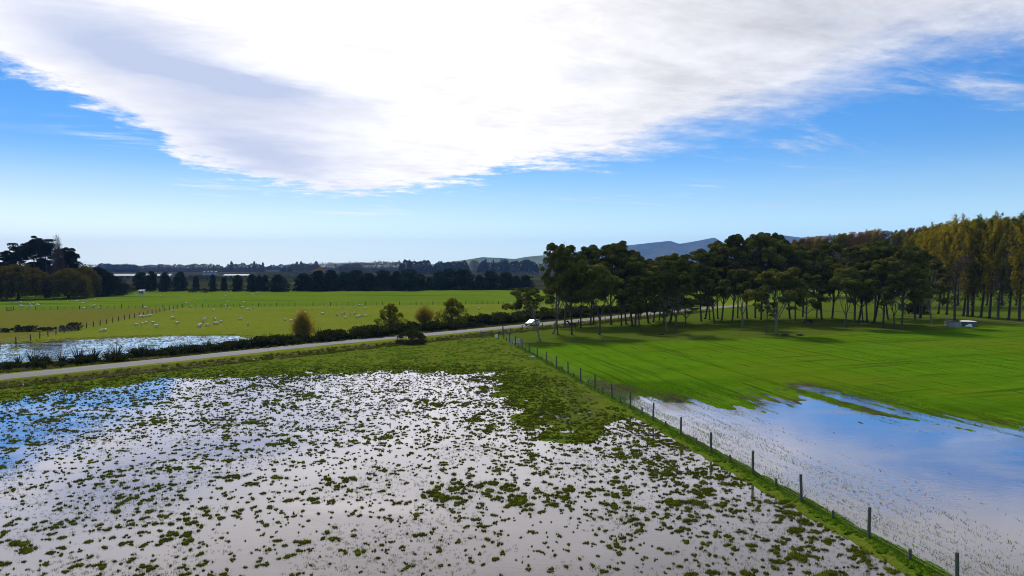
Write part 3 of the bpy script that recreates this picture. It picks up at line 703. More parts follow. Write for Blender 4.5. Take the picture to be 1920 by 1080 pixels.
def limb(mb, p0, p1, r0, r1, g, bow=.12, n=5, sides=6, mi=0):
    p0, p1 = Vector(p0), Vector(p1); L = (p1 - p0).length; off = Vector(g.normal(size=3)) * L * bow; pts = []; rs = []
    for i in range(n + 1):
        t = i / n; pts.append(p0.lerp(p1, t) + off * math.sin(math.pi * t) * (1 - .3 * t)); rs.append(r0 + (r1 - r0) * t)
    mb.tube(pts, rs, sides, mi); return pts
def tree_obj(name, trunk_me, crown_me):
    r = thing(name); link('trunk', trunk_me, r); link('crown', crown_me, r); return r
def cat_quads(parts):
    V = []; F = []; b = 0
    for v, f in parts: V.append(v); F.append(f + b); b += len(v)
    return np.concatenate(V), np.concatenate(F)

def gum_proto(seed, H=20.0, base=.42, spread=3.6, npuff=15, pr=1.7, bark=None, fork=False, leafmat=None, lean=0.0, dens=1.0):
    """tall gum: bare trunk, rising limbs, flattened leaf heads at their ends"""
    g = np.random.default_rng(seed); mb = MB(); parts = []
    top = Vector((g.normal() * .5 + lean, g.normal() * .5, H * .88)); bow = .045
    tr = limb(mb, (0, 0, -.3), top, .25 * H / 20, .05, g, bow * .6, 12, 8)
    mb.tube([(0, 0, -.3), (0, 0, .35)], [.42 * H / 20, .25 * H / 20], 8)
    def pt(t): f = t * 12; i = min(11, int(f)); return tr[i].lerp(tr[i + 1], f - i)
    heads = []
    for i in range(npuff):
        t = base + (1.0 - base) * ((i + .5) / npuff) ** .85
        a = i * 2.4 + g.normal() * .4; rad = spread * 1.12 * (1.0 - .55 * max(0, (t - .62) / .38) ** 1.5) * (.55 + .5 * g.random())
        if i == npuff - 1: rad *= .2
        st = pt(max(.25, t - .16 - .08 * g.random())); en = Vector((pt(t).x + rad * math.cos(a), pt(t).y + rad * math.sin(a), H * (t + .02) * .96 + rad * .18))
        limb(mb, st, en, .11 * H / 20, .03, g, .10, 5, 5); heads.append(en)
        for k in range(3):
            limb(mb, st.lerp(en, .5 + .1 * k), en + Vector(g.normal(size=3)) * .9, .045, .015, g, .1, 3, 4)
        R_ = pr * .92 * (.75 + .55 * g.random()) * (1.15 - .3 * t)
        for k in range(4):                      # a head is several small domes
            o = g.normal(size=3) * np.array([.55, .55, .28]) * R_
            rr = R_ * (.5 + .3 * g.random()); n = int(260 * dens * (rr / .9) ** 1.6)
            parts.append(head(g, np.array(en) + o, (rr, rr, rr * .76), n, .22 + .2 * g.random(n)))
    for k in range(6):                          # dead lower branches
        t = .18 + .35 * g.random(); a = g.random() * 6.28; l = 1.0 + 2.2 * g.random(); s = pt(t)
        p = limb(mb, s, s + Vector((l * math.cos(a), l * math.sin(a), l * .5)), .05, .012, g, .12, 4, 4)
        limb(mb, p[2], p[2] + Vector(g.normal(size=3)) * .8 + Vector((0, 0, .4)), .02, .006, g, .1, 2, 3)
    V, F_ = cat_quads(parts)
    return tree_obj('gum_tree', mb.mesh('trunk', bark or BARK_GREY, True), np_mesh('crown', V, F_, [leafmat or L_GUM]))
def fork_proto(seed, H=17.0, spread=4.6, npuff=18, pr=1.7, bark=None):
    """broad gum: trunk splitting low into pale rising limbs under a domed crown"""
    g = np.random.default_rng(seed); mb = MB(); parts = []
    st = limb(mb, (0, 0, -.3), (.2, 0, H * .24), .27, .20, g, .025, 4, 8); mb.tube([(0, 0, -.3), (0, 0, .3)], [.42, .27], 8); s0 = st[-1]
    for k in range(5):
        a = k * 1.2566 + g.normal() * .3; l = spread * (.45 + .4 * g.random()); top = Vector((l * math.cos(a), l * math.sin(a), H * (.55 + .22 * g.random())))
        lp = limb(mb, s0 - Vector((0, 0, H * .06 * (k % 2))), top, .13, .04, g, .055, 6, 6)
        for j in range(max(2, npuff // 5)):
            b = a + g.normal() * .7; r = spread * (.25 + .8 * g.random()); z = H * (.98 - .40 * (r / spread) ** 2 * (.7 + .5 * g.random()) - .10 * g.random())
            en = Vector((r * math.cos(b), r * math.sin(b), z)); limb(mb, lp[3 + j % 3], en, .055, .015, g, .1, 4, 5)
            R_ = pr * (.75 + .5 * g.random())
            for q in range(4):
                o = g.normal(size=3) * np.array([.55, .55, .28]) * R_; rr = R_ * (.5 + .3 * g.random()); n = int(260 * (rr / .9) ** 1.6)
                parts.append(head(g, np.array(en) + o, (rr, rr, rr * .76), n, .22 + .2 * g.random(n)))
    V, F_ = cat_quads(parts)
    return tree_obj('gum_tree', mb.mesh('trunk', bark or BARK_PALE, True), np_mesh('crown', V, F_, [L_GUM]))
def poplar_proto(seed, H=28.0, mat=None, wind=1.0, start=.17, dens=1.5, wide=3.5, bark=None):
    """tall poplar with plumes bent over by the wind"""
    g = np.random.default_rng(seed); mb = MB(); parts = []
    tr = limb(mb, (0, 0, -.3), (1.4 * wind, 0, H * .93), .34, .04, g, .012, 12, 8); mb.tube([(0, 0, -.3), (0, 0, .5)], [.6, .35], 8)
    def pt(t): f = t * 12; i = min(11, int(f)); return tr[i].lerp(tr[i + 1], f - i)
    nb = 58
    for i in range(nb):
        t = start + (.97 - start) * (i + g.random()) / nb; a = i * 2.4 + g.normal() * .3; u = (t - start) / (1 - start)
        rad = wide * (.45 + .75 * math.sin(math.pi * min(1, u * .85 + .12))) * (.6 + .6 * g.random()); l = rad * (1.4 + .8 * g.random())
        s = pt(t); en = s + Vector((rad * math.cos(a), rad * math.sin(a), l)); en.x += wind * (.4 + 2.3 * u * u) * (en.z / H); p = limb(mb, s, en, .06 * (1.15 - t), .012, g, .06, 4, 4)
        n = int((34 + 60 * u) * dens * (.5 + g.random()))
        k = g.random(n) ** .75; seg = np.array([tuple(q) for q in p]); f = k * 4; j = np.minimum(3, f.astype(int)); c = seg[j] + (seg[j + 1] - seg[j]) * (f - j)[:, None]
        c = c + g.normal(size=(n, 3)) * np.array([.42, .42, .5]) * (1.0 - .45 * k)[:, None]; c[:, 0] += wind * .35 * k
        parts.append(quads(c, .26 + .22 * g.random(n), g, 1.7, np.array([.85 * wind, 0, .9]), .5))
    V, F_ = cat_quads(parts)
    return tree_obj('poplar_tree', mb.mesh('trunk', bark or BARK_DARK, True), np_mesh('crown', V, F_, [mat or L_GOLD]))
def bushy_proto(name, seed, H, W, mat, bark=None, low=.03, n=2600, leaf=.5, lump=.30, taper=.35, elong=1.2, tdir=None, nl=26, full=False, ragged=0.0):
    """round, dense tree clothed nearly to the ground: many lumps round a trunk"""
    g = np.random.default_rng(seed); mb = MB(); parts = []
    limb(mb, (0, 0, -.3), (g.normal() * .3, 0, H * .8), .028 * H + .06, .04, g, .03, 6, 7)
    for i in range(nl):
        t = (i + .5) / nl; z = H * (low + (1 - low) * t); prof = math.sin(math.pi * min(1, .20 + .80 * t) ** (1 - taper * .4)) ** .7 if t < .97 else .1
        if full and t < .62: prof = max(prof, .92)
        a = i * 2.4 + g.normal() * .5; r = W / 2 * prof * (.35 - .15 * ragged + (.45 + .45 * ragged) * g.random()); rr = (1 - .5 * ragged * g.random()) * lump * W * (.6 + .5 * g.random()) * (.5 + .5 * prof)
        limb(mb, (0, 0, max(.1, z * .6)), (r * math.cos(a), r * math.sin(a), z), .03 + .004 * H, .01, g, .08, 3, 4)
        m = int(n / nl); parts.append(head(g, (r * math.cos(a), r * math.sin(a), min(z, H - rr * .5)), (rr, rr, rr * .85), m, leaf * (.7 + .6 * g.random(m)), .25, .45, elong, .8))
    V, F_ = cat_quads(parts); V[:, 2] = np.maximum(V[:, 2], .02)
    return tree_obj(name, mb.mesh('trunk', bark or BARK_DARK, True), np_mesh('crown', V, F_, [mat]))
def weeping_proto(seed, H, W, mat):
    g = np.random.default_rng(seed); mb = MB(); parts = []
    limb(mb, (0, 0, -.3), (.3, .2, H * .55), .7, .3, g, .03, 5, 8)
    for i in range(150):
        a = g.random() * 6.283; q = math.sqrt(g.random()); r = W / 2 * q; z = H * (1 - .42 * q ** 2.2) * (.9 + .13 * g.random())
        if i % 8 == 0: limb(mb, (.2, .1, H * .45), (r * .9 * math.cos(a), r * .9 * math.sin(a), z * .95), .18, .03, g, .08, 4, 5)
        c0 = np.array([r * math.cos(a), r * math.sin(a), z]); L = z * (.45 + .5 * q) * (.7 + .4 * g.random()); n = 90
        k = g.random(n); c = c0 + np.stack([g.normal(size=n) * (.55 + .35 * k), g.normal(size=n) * (.55 + .35 * k), -k * L + g.normal(size=n) * .2], -1)
        parts.append(quads(c, .5 + .35 * g.random(n), g, 2.0, np.array([0, 0, -1.]), .45, .5))
        parts.append(quads(puff(g, c0, (1.3, 1.3, .8), 40, .4), .5, g, 1.3))
    V, F_ = cat_quads(parts); V[:, 2] = np.maximum(V[:, 2], .05)
    return tree_obj('willow_tree', mb.mesh('trunk', BARK_DARK, True), np_mesh('crown', V, F_, [mat]))
def pine_proto(seed, H, W, n_l=13, low=.42, flat=.5, tr_lean=0, dens=1.0):
    g = np.random.default_rng(seed); mb = MB(); parts = []
    tr = limb(mb, (0, 0, -.3), (tr_lean, 0, H * .9), .5, .12, g, .03, 10, 8)
    def pt(t): f = min(.999, t) * 10; i = int(f); return tr[i].lerp(tr[i + 1], f - i)
    for i in range(n_l):
        t = low + (1 - low) * (i + .5) / n_l; a = i * 2.4 + g.normal() * .5; r = W / 2 * (1.05 - .65 * ((t - low) / (1 - low)) ** 2) * (.55 + .5 * g.random())
        s = pt(t - .12); en = Vector((s.x + r * math.cos(a), s.y + r * math.sin(a), H * t * .97 + r * .12)); lp = limb(mb, s, en, .16, .04, g, .1, 5, 5)
        for k in range(5):
            b = np.array(lp[2 + k % 4]) + g.normal(size=3) * np.array([1.0, 1.0, .4]); rr = 1.0 + 1.1 * g.random(); m = int(190 * dens)
            parts.append(quads(puff(g, b + np.array([0, 0, .3]), (rr, rr, rr * flat), m, .35, .3), .4 + .25 * g.random(m), g, 1.4))
    for k in range(4):
        b = np.array(pt(.97)) + g.normal(size=3) * np.array([1.2, 1.2, .6]); parts.append(quads(puff(g, b, (1.6, 1.6, .9), int(200 * dens), .3, .3), .5, g, 1.4))
    V, F_ = cat_quads(parts)
    return tree_obj('pine_tree', mb.mesh('trunk', BARK_DARK, True), np_mesh('crown', V, F_, [L_PINE]))
def twiggy_proto(name, seed, H, W, mat, vase=True, n=70, leafn=26, bark=None, leaf=.22, cone=False):
    """bare or thinly leaved tree: a fan of fine rising rods"""
    g = np.random.default_rng(seed); mb = MB(); parts = []
    limb(mb, (0, 0, -.2), (0, 0, H * .55), .016 * H + .05, .03, g, .02, 5, 6)
    for i in range(n):
        a = i * 2.4; q = math.sqrt(g.random()); z0 = H * (.04 + .45 * g.random() ** 1.2)
        if cone: z1 = z0 + H * (.25 + .3 * g.random()); z1 = min(z1, H * 1.0); r = W / 2 * (1.06 - z1 / H) * (.5 + .7 * q); r = max(r, .04 * W)
        else: r = W / 2 * q; z1 = H * (.98 - .42 * q * q) * (.8 + .2 * g.random())
        en = Vector((r * math.cos(a), r * math.sin(a), z1)); p = limb(mb, (0, 0, z0), en, .012 * H * .35 + .008, .006, g, .10, 4, 3)
        seg = np.array([tuple(v) for v in p]); k = .25 + .75 * g.random(leafn); f = k * 3.999; j = f.astype(int); c = seg[j] + (seg[j + 1] - seg[j]) * (f - j)[:, None]
        d = (seg[-1] - seg[0]); parts.append(quads(c + g.normal(size=(leafn, 3)) * .065 * W, leaf * (.7 + .6 * g.random(leafn)), g, 2.6, d / np.linalg.norm(d), .5, .28))
    V, F_ = cat_quads(parts)
    return tree_obj(name, mb.mesh('trunk', bark or BARK_DARK, True), np_mesh('crown', V, F_, [mat]))

ORD = ['first', 'second', 'third', 'fourth', 'fifth', 'sixth', 'seventh', 'eighth', 'ninth', 'tenth', 'eleventh', 'twelfth', 'thirteenth', 'fourteenth', 'fifteenth', 'sixteenth', 'seventeenth', 'eighteenth',
       'nineteenth', 'twentieth', 'twenty-first', 'twenty-second', 'twenty-third', 'twenty-fourth', 'twenty-fifth', 'twenty-sixth', 'twenty-seventh', 'twenty-eighth', 'twenty-ninth', 'thirtieth', 'thirty-first', 'thirty-second', 'thirty-third', 'thirty-fourth']
class Kind:
    """places copies of prototypes: the first use moves the prototype itself"""
    def __init__(s, protos, H, W): s.p = protos; s.u = [False] * len(protos); s.H = H; s.W = W
    def put(s, i, loc, h, wdt, rz, label, cat='tree', group=None):
        i %= len(s.p); sc_ = (wdt / s.W[i], wdt / s.W[i], h / s.H[i]); o = s.p[i]
        if not s.u[i]: s.u[i] = True; o.location = loc; o.rotation_euler = (0, 0, rz); o.scale = sc_
        else: o = dup(o, loc, rz, sc_)
        for k in ('label', 'category', 'group'):
            if k in o: del o[k]
        return tag(o, label, cat, group)
    def clean(s):
        for o, u in zip(s.p, s.u):
            if not u:
                for c in list(o.children): bpy.data.objects.remove(c)
                bpy.data.objects.remove(o)
def ground_at(px, py): p = at(px, py, .12); return Vector((p.x, p.y, gz(p.x, p.y)))

def build_grove():
    gum = Kind([gum_proto(11, 20, .33, 3.4, 17, 1.55), gum_proto(12, 20, .28, 3.9, 19, 1.6), gum_proto(13, 20, .40, 3.2, 15, 1.7, BARK_DARK), gum_proto(14, 20, .30, 3.6, 18, 1.45, BARK_PALE), gum_proto(15, 20, .42, 4.2, 17, 1.8, BARK_DARK)],
               [20] * 5, [8.6, 9.4, 8.0, 8.8, 10.0])
    frk = Kind([fork_proto(21, 17, 4.6, 20, 1.7), fork_proto(22, 17, 4.2, 18, 1.8, BARK_GREY), fork_proto(23, 17, 5.0, 22, 1.6)], [17] * 3, [11.4, 10.8, 12])
    lean = Kind([gum_proto(31, 11, .50, 2.6, 11, 1.3, BARK_PALE, lean=-1.8)], [11], [7.2])
    # base px, base py, top py, crown width px, kind, proto, label
    front = [
        (1012, 638, 541, 82, lean, 0, 'small leaning gum with pale forked trunk beside the white car'),
        (1037, 626, 458, 62, gum, 3, 'tall slim gum just right of the white car, pale trunk'),
        (1046, 628, 462, 52, gum, 0, 'slim gum beside the dark horse, leaning on a taller pale neighbour'),
        (1072, 628, 462, 60, gum, 2, 'tall gum standing directly right of the dark horse by the road'),
        (1124, 628, 497, 86, frk, 1, 'twin-stemmed gum with bare pale forks, lower crown than the trees behind'),
        (1200, 621, 520, 58, gum, 1, 'low dome-crowned gum on a single straight trunk before the road gap'),
        (1251, 622, 540, 44, gum, 3, 'thin pale gum with dead side branches on the grove front'),
        (1267, 624, 488, 84, frk, 1, 'gum with crooked dark base and side limb on the grove front'),
        (1285, 612, 545, 48, gum, 0, 'short gum with dense low crown behind the crooked one'),
        (1340, 607, 500, 52, gum, 2, 'straight dark gum at the right end of the road gap'),
        (1391, 613, 499, 84, frk, 0, 'gum with low pale V-shaped branches and olive domed crown'),
        (1436, 625, 536, 40, gum, 0, 'broken grey gum stem beside the big pale-trunked gum'),
        (1456, 627, 506, 118, frk, 2, 'broad gum with pale lit trunk and wide crown at the paddock edge'),
        (1512, 611, 515, 58, gum, 1, 'gum shading the horse at the right of the grove'),
        (1586, 614, 503, 66, frk, 1, 'gum with flared dark base and bare antler branches above'),
        (1655, 615, 488, 84, gum, 4, 'thick dark gum among three crowded trunks, leftmost of them'),
        (1676, 616, 500, 60, frk, 1, 'gum in the middle of three crowded dark trunks'),
        (1690, 617, 470, 78, gum, 1, 'tall gum rightmost of three crowded dark trunks'),
        (1749, 609, 488, 62, gum, 3, 'pale slim gum standing alone at the right end of the grove'),
    ]
    for i, (bx, by, ty, wp, K, pi, lab) in enumerate(front):
        p = ground_at(bx, by); h = CAM_H - p.z + (500 - ty) / FPX * p.y; w_ = wp / FPX * p.y
        K.put(pi, p, h, w_, (0 if K is lean else i * 1.7), lab, 'tree', 'gum trees of the grove')
    sky = [(1010, 470), (1040, 462), (1070, 466), (1100, 470), (1130, 453), (1160, 458), (1180, 472), (1210, 480), (1260, 476), (1300, 475), (1330, 462), (1360, 448), (1385, 438), (1410, 441), (1440, 431), (1460, 436), (1490, 448), (1530, 474),
           (1570, 447), (1600, 453), (1640, 452), (1680, 441), (1710, 455), (1750, 490)]
    back = [(1058, 611), (1089, 616), (1107, 611), (1113, 610), (1138, 617), (1146, 610), (1165, 612), (1174, 609), (1186, 612), (1191, 613), (1207, 608), (1216, 607), (1225, 605), (1236, 602), (1245, 609), (1256, 606), (1290, 603),
            (1315, 604), (1322, 599), (1331, 601), (1346, 599), (1353, 602), (1361, 600), (1373, 603), (1383, 598), (1401, 599), (1416, 597), (1427, 601), (1470, 600), (1481, 599), (1491, 602), (1531, 597), (1541, 601), (1560, 598), (1571, 603), (1602, 607),
            (1609, 608), (1618, 604), (1626, 606), (1638, 607), (1702, 598), (1716, 600), (1726, 597), (1665, 600), (1450, 596), (1505, 595), (1585, 594), (1640, 594)]
    for i, (bx, by) in enumerate(back):
        if i % 6 == 4: continue
        p = ground_at(bx, by - 1); t = np.interp(bx, [q[0] for q in sky], [q[1] for q in sky])
        tall = i % 3 != 1; ty = t + (random.random() * 10 if tall else 22 + 26 * random.random()); h = CAM_H + (500 - ty) / FPX * p.y
        lab = 'tall straight gum deep inside the grove, head in the upper canopy' if tall else 'shorter gum deep inside the grove, head below the upper canopy'
        gum.put([0, 2, 1, 4, 2, 0, 4][i % 7], p, h, (7.4 + 2.6 * random.random()) * (1.12 if tall else .95), i * 2.1, lab, 'tree', 'tall gums inside the grove' if tall else 'shorter gums inside the grove')
    for k in (gum, frk, lean): k.clean()
build_grove()

def build_poplars():
    pop = Kind([poplar_proto(41, 28, L_GOLD), poplar_proto(42, 28, L_OLIVE, 1.15), poplar_proto(43, 28, L_DGREEN, 1.2, .2, 1.6), poplar_proto(44, 28, L_RUST, .9, .15, 1.4), poplar_proto(45, 28, L_GOLD, 1.1, .22, 1.6), poplar_proto(46, 28, L_TWIG, .8, .2, .5, 2.3, BARK_GREY)],
               [28] * 6, [8.2] * 6)
    rowA = [(1725, 597, 428, 0, 'golden'), (1759, 589, 418, 1, 'olive'), (1775, 590, 410, 4, 'golden'), (1790, 600, 470, 5, 'nearly bare pale grey'), (1806, 593, 409, 1, 'olive'), (1814, 594, 418, 0, 'golden'), (1823, 594, 404, 2, 'dark green'),
            (1839, 595, 410, 1, 'olive'), (1855, 597, 405, 4, 'golden'), (1871, 599, 480, 5, 'multi-stemmed bare'), (1891, 600, 401, 2, 'dark green'), (1911, 602, 404, 0, 'golden'), (1934, 604, 398, 1, 'olive')]
    for i, (bx, by, ty, k, col) in enumerate(rowA):
        p = ground_at(bx, by); h = CAM_H + (500 - ty - 7) / FPX * p.y
        pop.put(k, p, h, 8.6 * (.95 + .2 * random.random()), random.uniform(-.3, .3), f'{col} wind-bent poplar in the front poplar row, {ORD[i]} from the left', 'tree', 'poplars at the right edge')
    rowB = [(1690, 575, 432, 1), (1712, 574, 424, 2), (1740, 574, 415, 0), (1768, 573, 413, 1), (1795, 573, 406, 4), (1822, 573, 410, 2), (1850, 573, 403, 1), (1878, 573, 405, 0), (1905, 573, 402, 2), (1932, 573, 400, 4)]
    for i, (bx, by, ty, k) in enumerate(rowB):
        p = ground_at(bx, by); h = CAM_H + (500 - ty - 8) / FPX * p.y
        pop.put(k, p, h, 10, random.uniform(-.3, .3), f'poplar of the second row, seen between front poplars, {ORD[i]} from the left', 'tree', 'poplars of the second row')
    rowC = [(1478 + 15.5 * i, 556, 447 - 14 * (i / 15) + random.uniform(-4, 4)) for i in range(17)]
    for i, (bx, by, ty) in enumerate(rowC):
        p = ground_at(bx, by); h = CAM_H + (500 - ty) / FPX * p.y
        pop.put([3, 3, 0, 3, 5, 1, 3][i % 7], p, h, 10.5, random.uniform(-.3, .3), f'rusty autumn poplar far behind the gum grove, {ORD[i]} from the left', 'tree', 'rusty poplars behind the grove')
    pop.clean()
build_poplars()

def build_left_trees():
    K = Kind([pine_proto(51, 28, 16, 11, .76, .45), pine_proto(52, 28, 13, 10, .72, .5, 0, .9), pine_proto(53, 28, 13, 30, .06, .9, 0, 1.8)], [28] * 3, [15, 12, 13])
    for i, (px, d, ty, wm, k, lab) in enumerate([(20, 345, 470, 13, 0, 'spreading pine with open flat tiers at the far left'), (40, 352, 455, 13, 1, 'pine with bare trunk showing sky, second in the far left clump'), (62, 358, 446, 16, 0, 'tallest flat-topped pine of the far left clump'),
            (84, 350, 448, 15, 1, 'dark pine left of the pale poplar spire'), (128, 352, 466, 13, 2, 'dense conical pine at the right end of the far left clump'), (72, 366, 489, 22, 2, 'low dense pine filling the middle of the far left clump'), (14, 362, 490, 13, 2, 'low dense pine at the left frame edge')]):
        p = at_d(px, 500, d); p.z = gz(p.x, p.y); K.put(k, p, CAM_H + (500 - ty) / FPX * d, wm, i * 1.3, lab, 'tree', 'pines behind the willows')
    K.clean()
    w1 = weeping_proto(61, 15, 25, L_WILLOW); w2 = weeping_proto(62, 15, 20, L_WILLOW); W = Kind([w1, w2], [15, 15], [25, 20])
    for px, py, ty, wm, k, lab in ((34, 562, 499, 26, 0, 'huge round willow above the resting sheep at far left'), (128, 560, 507, 18, 1, 'rusty round willow beside the purple bare tree'), (158, 557, 502, 15, 1, 'olive round willow next to the dark sloping hedge'), (-22, 563, 508, 18, 0, 'willow cut off by the left frame edge')):
        p = ground_at(px, py); W.put(k, p, CAM_H + (500 - ty) / FPX * p.y, wm, px, lab, 'tree', 'round willows at far left')
    t = twiggy_proto('bare_tree', 63, 14, 14, L_PURPLE, n=120, leafn=34, leaf=.42); p = ground_at(84, 556); t.location = p; t.scale = (1.15, 1.15, .95); tag(t, 'purple bare tree between the two round willows', 'tree')
    t = twiggy_proto('bare_tree', 64, 32, 8, L_TWIG, n=130, leafn=36, leaf=.5, cone=True); p = at_d(109, 500, 345); p.z = 0; t.location = p; t.scale = (1, 1, (CAM_H + (500 - 438) / FPX * 345) / 32); tag(t, 'tall pale bare poplar spire beside the dark pines', 'tree')
    t = twiggy_proto('bare_tree', 65, 20, 18, L_TWIG, n=90, leafn=28, leaf=.6); p = at_d(164, 500, 420); p.z = 0; t.location = p; t.scale = (1, 1, (CAM_H + 9 / FPX * 420) / 20); tag(t, 'grey bare tree showing above the olive willow', 'tree')
    dk = Kind([bushy_proto('dark_conifer', 66, 16, 12, L_PINE, n=5200, leaf=.6, nl=30), bushy_proto('dark_conifer', 67, 16, 13, L_PINE, n=5200, leaf=.6, nl=30)], [16, 16], [12, 13])
    for i, (px, py, ty, wm) in enumerate([(182, 556, 503, 12), (200, 555, 512, 12), (217, 554, 521, 11), (233, 552, 532, 9), (192, 553, 506, 11)]):
        p = ground_at(px, py); dk.put(i, p, CAM_H + (500 - ty) / FPX * p.y, wm, i, ('black conifer stepping down behind the willows, %s from the left' % ORD[i]) if i < 4 else 'black conifer half hidden behind the first of its row', 'tree', 'dark conifers stepping down')
    dk.clean()
build_left_trees()

def build_roadside():
    t = twiggy_proto('golden_willow', 71, 7.0, 7.0, L_WGOLD, n=190, leafn=44, leaf=.24, cone=True); p = ground_at(567, 639); t.location = p; t.scale = (1, 1, ((639 - 578) / FPX * p.y) / 7.0); tag(t, 'golden cone-shaped willow alone beside the road and pond', 'tree')
    t = bushy_proto('leafy_willow', 72, 7, 6.4, L_LEAFY, n=9000, leaf=.26, lump=.16, nl=80, taper=.3, ragged=1); p = ground_at(732, 622); t.location = p; t.scale = (1.05, 1.05, (52 / FPX * p.y) / 7.0); tag(t, 'leafy green willow by the road, left of three', 'tree', 'three willows by the road')
    t = twiggy_proto('golden_willow', 73, 6, 5.2, L_WGOLD, n=130, leafn=40, leaf=.24); p = ground_at(796, 617); t.location = p; t.scale = (1, 1, (47 / FPX * p.y) / 6.0); tag(t, 'brown thinly leaved willow in the middle of three', 'tree', 'three willows by the road')
    t = bushy_proto('leafy_willow', 74, 7, 7.0, L_LEAFY, n=9500, leaf=.26, lump=.16, nl=84, taper=.3, ragged=1); p = ground_at(847, 614); t.location = p; t.scale = (1.05, 1.05, (54 / FPX * p.y) / 7.0); tag(t, 'yellow-topped leafy willow by the road, right of three', 'tree', 'three willows by the road')
    # the big bush on the near side
    b = thing('gorse_bush', ground_at(771, 645), 0, 'big round gorse bush with dead reddish skirt on the near roadside', 'bush')
    g = np.random.default_rng(75); parts = []; skirt = []; mb = MB()
    for i in range(26):
        a = g.random() * 6.28; q = math.sqrt(g.random()); c = (2.4 * q * math.cos(a), 1.7 * q * math.sin(a), 1.9 - .9 * q * q + .3 * g.random()); rr = .65 + .35 * g.random(); limb(mb, (0, 0, 0), c, .05, .015, g, .1, 3, 4)
        parts.append(quads(puff(g, c, (rr, rr, rr * .7), 170, .4, .4), .14 + .1 * g.random(170), g, 1.4))
    for i in range(34):
        a = math.pi + math.pi * g.random() if g.random() < .8 else g.random() * 6.28; q = .6 + .4 * g.random(); c = (2.8 * q * math.cos(a), 2.0 * q * math.sin(a), .25 + .35 * g.random()); skirt.append(quads(puff(g, c, (.6, .5, .4), 110, .2, .3), .16, g, 2.2, np.array([0, 0, 1.]), .7, .35))
    link('crown', np_mesh('crown', *cat_quads(parts), [L_GORSE]), b); link('skirt', np_mesh('skirt', *cat_quads(skirt), [L_RED]), b); mb.build('trunk', BARK_DARK, b)
    # low scrub and flax along the far side of the road
    def bush_mesh(seed, mat, n=900):
        g = np.random.default_rng(seed); ps = []
        for i in range(9):
            c = g.normal(size=3) * np.array([.55, .45, .18]) + np.array([0, 0, .55]); rr = .45 + .3 * g.random(); ps.append(quads(puff(g, c, (rr, rr, rr * .75), n // 9, .3, .35), .15 + .1 * g.random(n // 9), g, 1.4))
        V, F_ = cat_quads(ps); V[:, 2] = np.maximum(V[:, 2], -.05); return np_mesh('scrub_bush', V, F_, [mat])
    def flax_mesh(seed, n=46):
        g = np.random.default_rng(seed); V = []; F_ = []
        for i in range(n):
            a = g.random() * 6.283; L = 1.5 + .9 * g.random(); out = .12 + .55 * g.random() ** 1.2; wd = .05 + .03 * g.random(); droop = .25 * g.random() * out; px_, py_ = -math.sin(a) * wd, math.cos(a) * wd; b0 = len(V)
            for k in range(5):
                t = k / 4; r = .12 + out * L * t * (.7 + .5 * t); z = L * t * math.sqrt(max(.1, 1 - out * out * .8)) - droop * t ** 3 * L * 1.2; w_ = (1 - .8 * t)
                V += [(r * math.cos(a) - px_ * w_, r * math.sin(a) - py_ * w_, z), (r * math.cos(a) + px_ * w_, r * math.sin(a) + py_ * w_, z)]
            F_ += [(b0 + 2 * k, b0 + 2 * k + 1, b0 + 2 * k + 3, b0 + 2 * k + 2) for k in range(4)]
        return np_mesh('flax_bush', np.array(V), np.array(F_), [L_FLAX])
    bm_ = [bush_mesh(80 + i, L_GORSE) for i in range(4)]; fm = [flax_mesh(90 + i) for i in range(4)]
    g = random.Random(5)
    def strip(s, o): return Vector((ra.x + RD.x * s + RN.x * o, ra.y + RD.y * s + RN.y * o, 0))
    def where(px):
        if px < 330: return 'beside the pond, left of the golden willow'
        if px < 600: return 'at the foot of the golden willow'
        if px < 900: return 'below the three roadside willows'
        return 'by the road left of the white car'
    def px_of(p): return 960 + p.x / p.y * FPX
    for i in range(92):
        s = -22 + 122 * (i + g.random()) / 92; o = 6.2 + 3.6 * g.random(); p = strip(s, o); p.z = gz(p.x, p.y); px = px_of(p)
        if px > 905: continue
        ob = link('scrub_bush', bm_[i % 4], None, p); k = (.8 + .9 * g.random()) * (1.25 if 480 < px < 880 else .85); ob.scale = (k * 1.25, k, k * .95); ob.rotation_euler = (0, 0, g.random() * 6.28)
        tag(ob, 'dark low scrub bush ' + where(px), 'bush', 'scrub bushes ' + where(px))
    for i in range(74):
        s = -20 + 150 * (i + g.random()) / 74; o = 8.6 + 2.6 * g.random(); p = strip(s, o); p.z = gz(p.x, p.y); px = px_of(p)
        if 540 < px < 720 and i % 3: continue
        ob = link('flax_bush', fm[i % 4], None, p); k = .8 + .45 * g.random(); ob.scale = (k * 1.25, k * 1.25, k); ob.rotation_euler = (0, 0, g.random() * 6.28)
        tag(ob, 'spiky flax clump ' + where(px), 'flax', 'flax clumps ' + where(px))
    # small shrubs along the near left pasture fence
    for i, (px, py, w_) in enumerate([(10, 623, .9), (37, 622, 1.3), (53, 622, 1.2), (79, 621, .8), (92, 621, .9), (120, 620, 1.0), (133, 619, 1.5)]):
        p = ground_at(px, py); ob = link('small_shrub', bm_[i % 4], None, p); ob.scale = (w_, w_, w_ * .95); tag(ob, 'small dark shrub on the short pasture fence, %s from the left' % ORD[i], 'shrub', 'shrubs on the short pasture fence')
    for i in range(44):
        s = 100 + 130 * (i + g.random()) / 44; o = 7.0 + 5 * g.random(); p = strip(s, o); p.z = gz(p.x, p.y); ob = link('scrub_bush', bm_[i % 4], None, p); k = 1.5 + 1.3 * g.random(); ob.scale = (k * 1.3, k, k * .95); ob.rotation_euler = (0, 0, g.random() * 6.28)
        tag(ob, 'dark bush across the road, seen between the gum trunks', 'bush', 'bushes across the road behind the grove')
